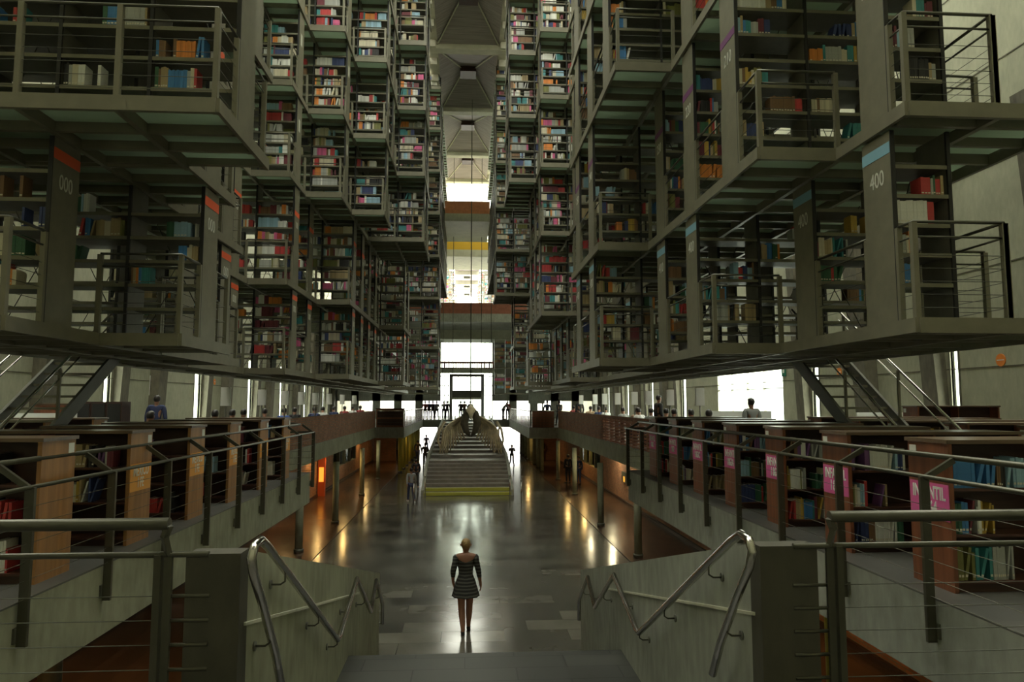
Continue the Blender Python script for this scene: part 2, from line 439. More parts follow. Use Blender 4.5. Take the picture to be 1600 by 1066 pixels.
# unseen wall added behind the camera to cut light; ground-floor walls
struct('wall_light_blocker', MB().box(-14, 14, -6.3, -6, GZ, 22, M['conc_wall']))
for s in (-1, 1):
    mb = MB()
    w0, w1 = (42.5, 51.0) if s < 0 else (41.0, 48.5)
    y = -6
    mb.box(s * 7.8, s * 8.05, -6, w0, GZ, -ST, M['brick']); mb.box(s * 7.8, s * 8.05, w0, w1, GZ, GZ + 0.95, M['brick']); mb.box(s * 7.8, s * 8.05, w0, w1, -0.85, -ST, M['brick'])
    mb.box(s * 7.8, s * 8.05, w1, 74, GZ, -ST, M['brick']); mb.box(s * 7.73, s * 7.8, -6, 74, GZ, GZ + 0.12, M['wood_dark'])
    struct('wall_ground_' + SIDE[s], mb)
    n += 1; w = put('window_%d' % n, None, kind='structure')
    MB().box(s * 7.9, s * 7.91, w0, w1, GZ + 0.95, -0.85, M['pane']).build('pane', w)
    f = MB()
    for q in range(5): yy = w0 + (w1 - w0) * q / 4; f.box(s * 7.8, s * 8.0, yy - 0.07, yy + 0.07, GZ + 0.95, -0.85, M['steel_dark'])
    f.build('window_frame', w)

# ------------------------------------------------------------------ end of the hall: bridges, glazing, doorway
YE = 74.0
mb = MB()
for q in range(5):
    for s_ in (-1, 1): mb.box(s_ * (4.5 + 2.2 * q), s_ * (5.3 + 2.2 * q), YE, YE + 0.3, 0, 3.0, M['conc_grey'])
mb.box(-13.5, -2.75, YE, YE + 0.3, 1.85, 8.4, M['conc_grey']).box(2.75, 13.5, YE, YE + 0.3, 1.85, 8.4, M['conc_grey'])
mb.box(-2.75, 2.75, YE, YE + 0.3, 8.0, 8.4, M['conc_grey'])
mb.box(-3.0, 3.2, YE, YE + 0.3, GZ, -ST, M['conc_grey']).box(-13.5, -6.6, YE, YE + 0.3, GZ, -ST, M['conc_grey']).box(7.3, 13.5, YE, YE + 0.3, GZ, -ST, M['conc_grey'])
struct('wall_end', mb)
def bridge(nm, y0, y1, zc, h_panel, h_conc, mpanel, mconc, label, hw=13.44):
    t = thing('footbridge', label, 'bridge', (0, y0, zc - h_panel - h_conc))
    MB().box(-hw, hw, 0, y1 - y0, 0, h_conc, mconc).build('slab', t)
    MB().box(-hw, hw, 0.0, 0.16, h_conc, h_conc + h_panel, mpanel).build('parapet', t)
    return t
bridge('b', 52.0, 58.8, 15.1 + EYE, 0.95, 0.6, M['orange_panel'], M['conc_light'], 'high footbridge across the nave with a terracotta parapet over pale concrete', hw=1.69)
bridge('b', 60.5, 66.6, 13.97 + EYE, 0.72, 0.62, M['mustard'], M['roof_beam'], 'footbridge with a mustard yellow parapet over a white edge')
t = bridge('b', 62.0, 69.0, 8.8 + EYE, 0.96, 0.74, M['band_red'], M['conc_grey'], 'wide footbridge with a long red-brown parapet crossing the far end of the hall')
struct('trim_40', MB().box(-13.5, 13.5, 69.02, 69.4, 6.2 + EYE, 7.3 + EYE, M['conc_light']).box(-13.5, 13.5, 69.4, 74, 6.25 + EYE, 6.6 + EYE, M['conc']))
# red balustrade and portal in the bright opening
t = thing('balustrade', 'red railing across the bright end window above the doorway', 'railing', (0, 73.6, 0))
mb = MB().box(-2.9, 2.9, 0, 0.1, 4.05 + EYE, 4.25 + EYE, M['band_red']).box(-2.9, 2.9, 0, 0.1, 3.5 + EYE, 3.62 + EYE, M['band_red'])
mb.build('rail', t)
mb = MB()
for q in range(24): x = -2.85 + q * 0.245; mb.box(x, x + 0.09, 0.02, 0.08, 3.62 + EYE, 4.05 + EYE, M['band_red'])
mb.build('baluster_row', t)
struct('trim_41', MB().box(-3.2, 3.2, 73.2, 73.9, 3.05 + EYE, 3.5 + EYE, M['conc_light']))
t = thing('entrance_portal', 'tall grey framed portal in the central end doorway above the far stairs', 'portal', (0.05, 71.2, 0))
for x in (-1.75, 1.45): MB().box(x, x + 0.3, 0, 0.8, 0, 4.55, M['conc_grey']).build('post', t)
MB().box(-1.75, 1.75, 0, 0.8, 4.3, 4.55, M['steel_dark']).build('lintel', t)
MB().box(-1.45, 1.45, 0.1, 0.7, 2.2, 2.9, M['steel_dark']).build('crossbeam', t)
MB().box(-1.45, 1.45, 0.1, 0.2, 2.0, 2.2, M['conc_light']).build('canopy_edge', t)
for q, x in enumerate((-1.2, -0.4, 0.55, 1.1)): MB().box(x, x + 0.08, 0.3, 0.38, 0, 2.0, M['steel']).build('mullion', t)
for q, x in enumerate((-0.9, 0.0, 0.9)): MB().box(x, x + 0.07, 0.3, 0.38, 2.9, 4.3, M['steel']).build('mullion', t)
n += 1
w = put('window_%d' % n, None, kind='structure')
MB().box(-2.9, 3.0, YE + 0.1, YE + 0.11, 0, 9, M['pane']).build('pane', w)
mb = MB()
for x in (-2.75, -2.3, -1.9, 1.9, 2.4, 2.7): mb.box(x, x + 0.08, YE, YE + 0.2, 0, 8, M['steel_dark'])
for z in (2.4, 3.4, 4.4): mb.box(-2.9, -1.9, YE, YE + 0.2, z, z + 0.08, M['steel_dark']).box(1.9, 3.0, YE, YE + 0.2, z, z + 0.08, M['steel_dark'])
mb.build('window_frame', w)

# ------------------------------------------------------------------ roof over the nave
RZ = 20.5 + EYE
beams = [22.0, 30.4, 38.7, 47.4, 56.1, 63.0]
for q, y in enumerate(beams):
    struct('ceiling_beam_%d' % (q + 1), MB().box(-2.45, 2.45, y, y + 0.6, RZ - 0.4, RZ + 0.1, M['roof_beam']))
mb = MB()
for q in range(len(beams) - 1):
    a, b_ = beams[q] + 0.6, beams[q + 1]; c = (a + b_) / 2 + 0.1
    z0 = RZ - 0.1; zt = RZ + 0.7
    H = [(-0.45, c - 0.5, zt), (0.45, c - 0.5, zt), (0.45, c + 0.5, zt), (-0.45, c + 0.5, zt)]
    K = [(-1.75, a, z0), (1.75, a, z0), (1.75, b_, z0), (-1.75, b_, z0)]
    for j in range(4):
        p, r2 = K[j], K[(j + 1) % 4]; u, v = H[(j + 1) % 4], H[j]
        mb.hexa([p, r2, u, v, (p[0], p[1], p[2] + 0.15), (r2[0], r2[1], r2[2] + 0.15), (u[0], u[1], u[2] + 0.15), (v[0], v[1], v[2] + 0.15)], M['roof_dark'])
    mb.box(-0.5, 0.5, c - 0.55, c + 0.55, zt - 0.35, zt + 0.2, M['wood_dark'])
    for j in range(4):
        p = Vector(K[j]); h_ = Vector(H[j]); mb.bar(p - Vector((0, 0, 0.05)), h_ - Vector((0, 0, 0.12)), 0.06, 0.06, M['roof_beam'])
struct('ceiling', mb)
# concrete cap of the last beam and second hall roof further on
mb = MB()
for q in range(4):
    y = 100 + q * 9
    mb.box(-1.9, 1.9, y, y + 1.2, RZ - 0.6, RZ, M['roof_beam']).box(-1.9, 1.9, y + 1.2, y + 9, RZ, RZ + 0.3, M['roof_dark'])
    mb.box(-0.5, 0.5, y + 4, y + 5.2, RZ - 0.5, RZ, M['steel_dark'])
struct('ceiling_far', mb)
mb = MB()
for s in (-1, 1):
    for q in range(34):
        y = -5 + q * 2.15
        mb.box(s * 2.35, s * WX, y, y + 0.5, RZ - 0.3, RZ, M['roof_beam'])
    mb.box(s * 1.68, s * 2.35, -5, 63.6, RZ + 0.06, RZ + 0.2, M['roof_beam'])
struct('ceiling_side', mb)
struct('ceiling_light_blocker', MB().box(-WX, WX, -6.3, 3.5, RZ + 0.12, RZ + 0.4, M['roof_beam']))  # unseen slab added overhead to dim the near end
# louvre blocks on both sides of the roof panels
fx = []
for s in (-1, 1):
    for q in range(20):
        y = 23.5 + q * 2.15
        nm = 'row of pale blocks beside the %s edge of the dark roof panels' % SIDE[s]
        MB().box(s * 1.85, s * 2.3, y, y + 0.55, RZ - 0.35, RZ + 0.05, M['roof_beam']).build('roof_block', label='pale square block in the ' + nm.replace('row of pale blocks', 'row'), cat='louvre block', group='roof blocks, ' + SIDE[s] + ' row')
    t = thing('ceiling_track', 'pair of dark rails running under the roof along the %s side of the nave' % SIDE[s], 'track', (s * 2.45, 20, RZ - 0.9))
    for d in (0, 0.28): MB().bar((d * s, 0, 0), (d * s, 44, 0), 0.07, 0.09, M['steel_dark']).build('rail', t)

# ------------------------------------------------------------------ galleries
LV = [0.92, 3.35, 6.35, 8.95, 11.6, 14.25, 16.9, 19.5]
LV = [z + EYE for z in LV]
BAY = 1.06
AI = {-1: 5.96, 0: 4.90, 1: 3.84, 2: 2.78, 3: 1.70}
OUT = 7.02
NK = 27
def yk(s, k): return (8.45 + 1.92 * k) if s < 0 else (7.65 + 1.865 * k)
PIT = {-1: 1.92, 1: 1.865}
def prof(s, L, k):
    if s < 0:
        if k == 0: return 0 if L == 0 else 2
        if k == 1: return 1
        if k == 2: return 0 if L < 2 else 1
        if k == 3: return 0
        if k in (4, 5): return -1
        if k == 6: return 0
        if k >= 20: return 0 if L <= 2 else 3
        if k >= 18: return 3
        if k >= 14: return 0
        if L <= 1: return 0 if k == 7 else 1 if k <= 11 else 2
        if L == 2: return {7: 1, 8: 2, 9: 1, 10: 3, 11: 3}.get(k, 0)
        return {7: 1, 8: 2, 9: 2, 10: 3, 11: 3}.get(k, 0)
    if k >= 20: return 0 if L <= 2 else 3
    if k >= 18: return 2 if L <= 1 else 3
    if k >= 14: return 0
    if L == 0: return 0 if k <= 1 else 1 if k <= 3 else 2 if k <= 5 else 0 if k <= 9 else 1 if k <= 12 else 2
    if L == 1: return 0 if k == 0 else 1 if k <= 3 else 2 if k <= 5 else 0 if k <= 9 else 2 if k <= 12 else 0
    if L == 2: return 0 if k == 0 else 1 if k <= 2 else 2 if k <= 5 else 1 if k <= 9 else 2 if k <= 12 else 0
    return 1 if k <= 2 else 2 if k <= 5 else 1 if k <= 9 else 2 if k == 10 else 3 if k <= 12 else 0
def far_books():
    for s in (-1, 1):
        pass
FLOORN = ['lowest', 'second', 'third', 'fourth', 'fifth', 'sixth', 'seventh', 'topmost']
def ahead(s): return 0.72
def decks():
    for s in (-1, 1):
        for L in range(8):
            k = 0; run = 0
            while k < NK:
                j = k
                while j + 1 < NK and prof(s, L, j + 1) == prof(s, L, k): j += 1
                run += 1
                a = AI[prof(s, L, k)]; ya = yk(s, k) - (0.34 if (s > 0 and k == 0) else ahead(s)); yb = yk(s, j + 1) - ahead(s)
                z = LV[L]
                t = thing('gallery_deck', 'green glass and steel walkway, %s run on the %s %s gallery' % (nth(run), FLOORN[L], SIDE[s]), 'walkway', (s * a, ya, z), group='gallery decks on the ' + SIDE[s])
                w = OUT - a; l = yb - ya
                MB().box(0, s * w, 0.0, l, -0.035, -0.004, M['glass_floor']).build('glass_plate', t)
                MB().box(-s * 0.045, s * 0.0, -0.02, l + 0.02, -0.16, 0.0, M['steel']).build('edge_beam', t)
                MB().box(s * (w - 0.05), s * w, 0, l, -0.19, -0.036, M['steel']).build('edge_beam', t)
                MB().box(0, s * w, -0.04, 0.02, -0.17, 0.0, M['steel']).build('front_beam', t)
                mb = MB(); nb = int(round(w / BAY))
                for q in range(1, nb): mb.box(s * (q * BAY - 0.035), s * (q * BAY + 0.035), 0.02, l, -0.17, -0.036, M['steel'])
                for q in range(k, j + 1):
                    y = yk(s, q) - ya
                    for d in (-0.02, 0.56): mb.box(s * 0.0, s * (w - 0.05), y + d - 0.03, y + d + 0.04, -0.15, -0.036, M['steel'])
                    mb.box(0, s * (w - 0.05), y + 1.12, y + 1.2, -0.13, -0.036, M['steel'])
                mb.build('beam_grid', t)
                k = j + 1
decks()

UM = {}
def unit_meshes(s, nb, H, BAY=1.06):
    key = (s, nb, round(H, 2), BAY)
    if key in UM: return UM[key]
    d = {}
    d['panel'] = MB().box(0, s * 0.045, 0.012, 0.58, 0, H, M['steel']).box(-s * 0.001, s * 0.05, 0, 0.014, 0, H, M['black']).mesh('end_panel')
    d['up'] = MB().box(-s * 0.022, s * 0.022, 0.0, 0.03, 0, H, M['black']).box(-s * 0.012, s * 0.012, 0.03, 0.56, 0, H, M['shelf']).mesh('upright')
    w = nb * BAY
    d['board'] = MB().box(s * 0.045, s * w, 0.01, 0.56, -0.012, 0.012, M['shelf']).box(s * 0.045, s * w, 0.006, 0.02, -0.035, 0.012, M['steel']).mesh('shelf_board')
    mb = MB()
    for q in range(nb):
        if q % 2 == 0 or nb < 3:
            x0, x1 = s * (q * BAY + 0.05), s * ((q + 1) * BAY - 0.03)
            mb.tube([(x0, 0.57, 0.1), (x1, 0.57, H - 0.2)], 0.008, M['brace'], 4); mb.tube([(x1, 0.578, 0.1), (x0, 0.578, H - 0.2)], 0.008, M['brace'], 4)
    d['brace'] = mb.mesh('cross_brace')
    UM[key] = d
    return d

BOOKS = []      # dicts: x,y,z (base corner at spine, left), w (x), d (y), h, col, where, s
PAL_NEAR = ['cream', 'white', 'pale grey', 'navy blue', 'bright blue', 'pale blue', 'red', 'maroon', 'orange', 'mustard yellow', 'olive green', 'dark green', 'teal', 'brown', 'tan', 'cream', 'tan', 'black', 'brown']
PAL_FAR = ['white', 'white', 'cream', 'white', 'pale grey', 'pale blue', 'navy blue', 'red', 'pink', 'tan', 'cream', 'maroon', 'brown', 'black', 'teal', 'olive green', 'orange', 'pale grey']
PAL_KIDS = ['dark green', 'olive green', 'cream', 'bright blue', 'white', 'red', 'brown', 'mustard yellow', 'teal', 'pale grey', 'maroon', 'navy blue', 'pale blue', 'tan', 'black', 'purple']

def shelf_books(x0, x1, y, z, hmax, fill, pal, where, lean=0.03, hmin=0.19, dep=0.2, wr=(0.022, 0.05)):
    """books standing with spines at plane y, between x0<x1"""
    x = x0 + 0.015; i = 0; runcol = None; left = 0
    end = x0 + (x1 - x0) * fill
    hh = rng(hmin, hmax)
    while x < end - 0.05:
        if left <= 0:
            runcol = random.choice(pal); left = random.choice([1, 1, 1, 2, 2, 3, 5, 9]); hh = rng(hmin, hmax); ww = rng(*wr)
        left -= 1; i += 1
        h = hh + rng(-0.008, 0.008); w = ww * rng(0.9, 1.1)
        la = 0
        if random.random() < lean: la = rng(0.12, 0.3); 
        BOOKS.append(dict(x=x, y=y + rng(0, 0.012), z=z, w=w, d=dep * rng(0.85, 1), h=h, col=runcol, where=where, i=i, lean=la))
        x += w + (h * math.sin(la) if la else 0) + 0.0015
        if random.random() < 0.02: x += rng(0.05, 0.2)

UNITS = []
for s in (-1, 1):
    for L in range(8):
        for k in range(NK):
            a = AI[prof(s, L, k)]; y = yk(s, k); z = LV[L]
            H = (LV[L + 1] if L < 7 else LV[L] + 2.65) - z - 0.19
            pts = [project(s * aa, y, zz) for aa in (a, a + 1.0) for zz in (z, z + H)]
            if all(p[1] < -40 for p in pts) or all((p[0] < -60 or p[0] > 1660) for p in pts): continue
            UNITS.append((y, s, L, k, a, z, H))
UNITS.sort(key=lambda u: u[0])
print('units', len(UNITS))
def number_for(s, L, k):
    if s < 0: return '000' if L == 0 else ('100' if (L == 1 and k > 1) else None)
    if L == 0: return ['400', '400', '400', '410', '420', '430'][k] if k < 6 else '440'
    if L == 1: return ['200', '210', '220', '230', '240', '250'][k] if k < 6 else '260'
    return None
TX = {}
far_stuff = MB()
for ui, (y, s, L, k, a, z, H) in enumerate(UNITS):
    if L >= 5 and k > 20: continue
    nb = int(round((OUT - a) / BAY))
    if s > 0 and k <= 1 and L <= 1: nb = 2 if a < 4 else 1
    bay = 0.70 if (s > 0 and k == 0 and L <= 1) else BAY
    # only as long as can be seen from around the camera
    aprev = AI[prof(s, L, k - 1)] if k > 0 else 99
    if k > 0:
        vis = aprev * y / (yk(s, k - 1) + 0.58) + 0.75
        nb = max(1, min(nb, int(math.ceil((vis - a) / BAY)))) if k > 3 else nb
    dm = unit_meshes(s, nb, H, bay)
    place = '%s row, %s %s gallery' % (nth(k + 1), FLOORN[L], SIDE[s])
    nboard = 5 if H < 2.4 else 6
    zb = [0.43 + q * (H - 0.5) / nboard for q in range(nboard)]
    if ui < 290:
        t = thing('shelving_unit', 'olive grey steel shelving, %s row from the camera, %s %s gallery' % (nth(k + 1), FLOORN[L], SIDE[s]), 'shelving', (s * a, y, z), group='steel shelving in the %s galleries' % SIDE[s])
        pn = put('end_panel', dm['panel'], t)
        for q in range(1, nb + 1): put('upright', dm['up'], t, loc=(s * q * bay, 0, 0))
        for zz in zb: put('shelf_board', dm['board'], t, loc=(0, 0, zz))
        if k < 12: put('cross_brace', dm['brace'], t)
        if L <= 1:
            mk = M['red_mark'] if s < 0 else (M['blue_mark'] if L == 0 else M['purple_mark'])
            hz = 0.135 if mk is not M['purple_mark'] else 0.11
            if ('st', s, L) not in TX: TX[('st', s, L)] = MB().box(-s * 0.004, 0, 0.014, 0.58, 1.98, 1.98 + hz, mk).mesh('colour_stripe')
            put('colour_stripe', TX[('st', s, L)], pn)
            tx = number_for(s, L, k)
            if tx and k < 14:
                if tx not in TX: TX[tx] = text_mesh(tx, 0.27, M['white_mark'], sx=0.72)
                put('shelf_number', TX[tx], pn, loc=(-s * 0.004, 0.29, 1.72), rot=text_rot(s))
        elif L in (2, 3) and s < 0 and k > 5:
            if 'w' not in TX: TX['w'] = MB().box(0.004, 0, 0.2, 0.36, 1.5, 1.85, M['white_mark']).mesh('number_patch')
            put('number_patch', TX['w'], pn)
    else:
        far_stuff.box(s * a, s * (a + 0.045), y, y + 0.58, z, z + H, M['steel'])
        for zz in zb: far_stuff.box(s * a, s * (a + nb * BAY), y, y + 0.56, z + zz - 0.012, z + zz + 0.012, M['shelf'])
    # books
    far = y > 17
    ins = 0
    for r, zz in enumerate(zb):
        for q in range(nb):
            xa, xb = a + q * bay + 0.05, a + (q + 1) * bay - 0.03
            if k > 0 and xa > aprev * y / (yk(s, k - 1) + 0.58) + 0.6: continue
            top = r >= nboard - 1
            if not far:
                if top and random.random() < 0.75: continue
                if random.random() < (0.14 if s > 0 else 0.2) + 0.12 * (r == nboard - 2) + 0.3 * (q > 0): continue
                fill = rng(0.3, 0.85)
            else:
                if top and random.random() < 0.5: continue
                if random.random() < (0.25 if (y > 38 and L <= 1) else 0.06): continue
                fill = rng(0.6, 1.0)
            X0, X1 = (xa, xb) if s > 0 else (-xb, -xa)
            if not far and random.random() < 0.35 and fill < 0.8: X0 += (1 - fill) * (X1 - X0); fill = 1.0
            shelf_books(X0, X1, y + 0.035, z + zz + 0.012, 0.29, fill, PAL_FAR if far else PAL_NEAR,
                        '%s shelf, %s bay, %s' % (nth(r + 1), nth(q + 1), place), wr=(0.035, 0.07) if far else (0.022, 0.045))
def far_block(s, a, y, z, H, nb, nboard, fill=0.9):
    far_stuff.box(s * a, s * (a + 0.05), y, y + 0.58, z, z + H, M['steel']).box(s * a, s * (a + nb * BAY), y - 0.3, y + 0.7, z - 0.16, z - 0.02, M['steel'])
    for q in range(1, nb + 1): far_stuff.box(s * (a + q * BAY - 0.02), s * (a + q * BAY + 0.02), y, y + 0.5, z, z + H, M['black'])
    for r in range(nboard):
        zz = z + 0.4 + r * (H - 0.45) / nboard
        far_stuff.box(s * a, s * (a + nb * BAY), y, y + 0.56, zz - 0.012, zz + 0.012, M['shelf'])
        for q in range(nb):
            if random.random() < 0.12: continue
            xa, xb = a + q * BAY + 0.03, a + (q + 1) * BAY - 0.04
            X0, X1 = (xa, xb) if s > 0 else (-xb, -xa)
            shelf_books(X0, X1, y + 0.03, zz + 0.012, 0.29, fill, PAL_FAR, 'far', wr=(0.07, 0.13))
for s in (-1, 1):
    far_block(s, 2.62, 66.3, LV[0], 2.2, 5, 5); far_block(s, 2.62, 66.3, LV[1], 2.6, 5, 6)
    for L in range(4, 8):
        for yy, aa in ((80, 2.7), (92, 2.3), (104, 2.2), (116, 2.0), (128, 1.9)):
            far_block(s, aa, yy, LV[L], 2.4, 4, 5)
            far_stuff.box(s * aa, s * (aa + 0.05), yy, yy + 12, LV[L] - 0.16, LV[L], M['steel']); far_stuff.box(s * aa, s * (aa + 0.05), yy + 4, yy + 4.6, LV[L], LV[L] + 2.4, M['steel']); far_stuff.box(s * aa, s * (aa + 0.05), yy + 8, yy + 8.6, LV[L], LV[L] + 2.4, M['steel'])
if far_stuff.v: far_stuff.build('distant_shelving', label='distant rows of steel shelving far down the hanging galleries', cat='shelving', kind='stuff')

# gallery guard railings
RM = {}
def rail_mesh_parts(pts, t, hz=1.08, posts=True, bend=None, npost=None, cables=5, drop=0.0):
    """pts: polyline of floor points (local). makes parts in t"""
    P = [Vector(p) for p in pts]
    top = MB().tube([p + Vector((0, 0, hz)) for p in P], 0.019, M['steel_rail'], 6, cap=True); top.build('top_rail', t)
    MB().tube([p + Vector((0, 0, hz - 0.17)) for p in P], 0.013, M['steel_rail'], 6).build('lower_rail', t)
    mb = MB()
    for c in range(cables):
        zz = 0.12 + c * (hz - 0.35) / cables
        mb.tube([p + Vector((0, 0, zz)) for p in P], 0.004, M['brace'], 4, cap=False)
    mb.build('cable_infill', t)
    for a_, b_ in zip(P[:-1], P[1:]):
        l = (b_ - a_).length; nn = max(1, int(round(l / 1.1)))
        for q in range(nn + 1):
            if q == 0 and a_ is not P[0]: continue
            p = a_.lerp(b_, q / nn)
            MB().box(p.x - 0.03, p.x + 0.03, p.y - 0.03, p.y + 0.03, p.z - 0.15, p.z + hz - 0.01, M['steel']).build('post', t)
for s in (-1, 1):
    for L in range(6):
        for k in range(0, 19):
            a = AI[prof(s, L, k)]; y = yk(s, k); z = LV[L]
            p = project(s * a, y, z + 0.5)
            if p[1] < -60 or p[0] < -150 or p[0] > 1750: continue
            ap = AI[prof(s, L, k - 1)] if k > 0 else (OUT if s < 0 else 5.96)
            ya = y - (0.34 if (s > 0 and k == 0) else ahead(s))
            pts = []
            y_end = y - 0.02
            if ap > a + 0.1:
                pts = [(s * ap, ya + 0.05, 0), (s * a, ya + 0.05, 0), (s * a, y_end, 0)]
            elif ap < a - 0.1:
                pts = [(s * a, ya + 0.1, 0), (s * a, y_end, 0)]
            else:
                pts = [(s * a, yk(s, k - 1) + 0.6, 0), (s * a, y_end, 0)]
            t = thing('guard_railing', 'grey cable guard rail before the %s row, %s %s gallery' % (nth(k + 1), FLOORN[L], SIDE[s]), 'railing', (0, 0, z), group='gallery guard rails on the ' + SIDE[s])
            pts = [(x + (-s) * (-0.03), yy, zz) for x, yy, zz in pts]
            rail_mesh_parts(pts, t, cables=5 if k < 6 else 3)
            # rail where the block steps back behind this row
            an = AI[prof(s, L, k + 1)]
            if an > a + 0.1:
                yb = yk(s, k + 1) - ahead(s)
                t = thing('guard_railing', 'grey guard rail behind the %s row, %s %s gallery' % (nth(k + 1), FLOORN[L], SIDE[s]), 'railing', (0, 0, z), group='gallery guard rails on the ' + SIDE[s])
                rail_mesh_parts([(s * (a + 0.03), y + 0.6, 0), (s * (a + 0.03), yb - 0.05, 0), (s * an, yb - 0.05, 0)], t, cables=3)
# outer guard rail of the lowest right gallery deck near the camera
t = thing('guard_railing', 'grey guard rail on the outer edge of the nearest right-hand gallery balcony', 'railing', (0, 0, LV[0]))
rail_mesh_parts([(5.98, 7.36, 0), (5.98, 8.8, 0), (6.9, 8.85, 0)], t)
t = thing('guard_railing', 'grey guard rail on the outer edge of the upper right-hand balcony above', 'railing', (0, 0, LV[1]))
rail_mesh_parts([(5.98, 7.36, 0), (5.98, 8.8, 0), (6.9, 8.85, 0)], t)

# ------------------------------------------------------------------ steel stairs up to the galleries
def steel_stair(s):
    t = thing('steel_stair', 'open steel staircase climbing to the %s gallery from the upper floor' % SIDE[s], 'staircase', (s * 6.5, 9.85, 0))
    zt = LV[0] - 0.02; L_ = 3.75
    for x in (0, 0.95): MB().bar((s * x, 0, 0.02), (s * x, L_, zt), 0.05, 0.24, M['steel_dark']).build('stringer', t)
    nt_ = 12
    for q in range(nt_):
        f = (q + 1) / (nt_ + 1)
        MB().box(s * 0.03, s * 0.92, f * L_ - 0.12, f * L_ + 0.14, f * zt - 0.02, f * zt + 0.02, M['steel']).build('tread', t)
    for x in (0, 0.95):
        for dz, r in ((0.95, 0.022), (0.75, 0.014)):
            MB().tube([(s * x, -0.1, dz), (s * x, L_, zt + dz)], r, M['chrome'], 8).build('handrail', t)
        for f in (0.05, 0.5, 0.95): MB().box(s * x - 0.02, s * x + 0.02, f * L_ - 0.02, f * L_ + 0.02, f * zt, f * zt + 0.95, M['steel']).build('post', t)
    return t
steel_stair(-1); steel_stair(1)

# ------------------------------------------------------------------ low wooden bookcases on the upper floor
def low_case(s, a, y, idx, sign, ply, length=2.1, tagged=True, where=None, H=1.36, outer=''):
    short = '%s low %s%s bookcase' % (nth(idx + 1), outer, SIDE[s])
    end = M['ply'] if ply else M['redwood']
    D = 0.58
    t = thing('bookcase', where, 'bookcase', (s * a, y, 0), group='low wooden bookcases on the %s' % SIDE[s])
    pn = MB().box(0, s * 0.04, 0, D, 0, H - 0.035, end).build('end_panel', t)
    MB().box(-s * 0.02, s * (length + 0.02), -0.02, D + 0.02, H - 0.035, H, M['wood_top']).build('top_board', t)
    MB().box(s * 0.04, s * length, D / 2 - 0.01, D / 2 + 0.01, 0.08, H - 0.035, M['wood_dark']).build('back_board', t)
    MB().box(s * 0.04, s * length, 0.04, D - 0.04, 0, 0.08, M['wood_dark']).build('plinth', t)
    MB().box(s * (length - 0.04), s * length, 0, D, 0, H - 0.035, end).build('end_panel', t)
    nb = int(round(length / 1.05))
    for q in range(1, nb): MB().box(s * (q * length / nb - 0.012), s * (q * length / nb + 0.012), 0.01, D - 0.01, 0.08, H - 0.035, M['redwood']).build('divider', t)
    for zz in (0.09, 0.50, 0.91): MB().box(s * 0.04, s * (length - 0.04), 0.01, D - 0.01, zz - 0.012, zz + 0.012, M['shelf_wood']).build('shelf', t)
    MB().box(-s * 0.004, 0, D - 0.13, D - 0.03, H - 0.17, H - 0.07, M['white']).build('paper_tag', pn)
    if sign:
        c = M['pink_sign'] if s > 0 else M['orange_sign']
        sg = MB().box(-s * 0.004, 0, 0.012, D - 0.012, 0.62, 0.95, c).build('sign_card', pn)
        me = text_mesh(sign, 0.165, M['white'] if s > 0 else M['cream_text'], sx=0.66, bold=0.004)
        put('sign_lettering', me, sg, loc=(-s * 0.006, D / 2, 0.785), rot=text_rot(s))
    for r, zz in enumerate((0.10, 0.51, 0.92)):
        for q in range(nb):
            xa = a + q * length / nb + 0.05; xb = a + (q + 1) * length / nb - 0.03
            fill = rng(0.35, 0.9)
            if random.random() < 0.07: continue
            X0, X1 = (xa, xb) if s > 0 else (-xb, -xa)
            if s < 0 and r == 0: X0 += (1 - fill) * (X1 - X0) * 0.6
            shelf_books(X0, X1, y + 0.03, zz + 0.004, 0.31, fill, PAL_KIDS, '%s shelf, %s bay, %s' % (('bottom', 'middle', 'top')[r], nth(q + 1), short), lean=0.12, wr=(0.012, 0.035), hmin=0.2, dep=0.21)
    return t
signsR = ['INFANTIL\nI 864', 'INFANTIL\nI 863', 'INFANTIL\nI 863', 'INFANTIL\nI 863A', 'INFANTIL\nI 863C', 'INFANTIL\nI 862', 'INFANTIL\nI 862']
YR = [6.18, 7.87, 9.53, 11.2, 12.86, 14.46, 16.1]
YL = [7.03, 8.82, 10.66, 12.39, 14.17, 15.96]
for i, y in enumerate(YR):
    low_case(1, 4.36, y, i, signsR[i], False, where='%s low red-brown bookcase from the camera on the right, pink sign' % nth(i + 1))
for i, y in enumerate(YL):
    low_case(-1, 4.02, y, i, 'MEXICO\nI FE' if i else None, True, where=('nearest low orange bookcase on the left with no sign' if i == 0 else '%s low orange-brown bookcase from the camera on the left, orange sign' % nth(i + 1)))
for i, y in enumerate(YL[2:]):
    low_case(-1, 8.1, y + 0.05, i, None, True, length=3.15, outer='outer ', where='%s outer low bookcase on the left, beyond the steel staircase' % nth(i + 1))
for i, y in enumerate(YR[2:]):
    low_case(1, 8.3, y + 0.05, i, None, False, length=3.15, outer='outer ', where='%s outer low bookcase on the right, beyond the steel staircase' % nth(i + 1))
low_case(1, 11.0, 16.6, 0, outer='wall-side ', sign='INFANTIL', ply=False, length=2.1, H=1.62, where='taller bookcase by the right wall near the window slit with a pink sign')

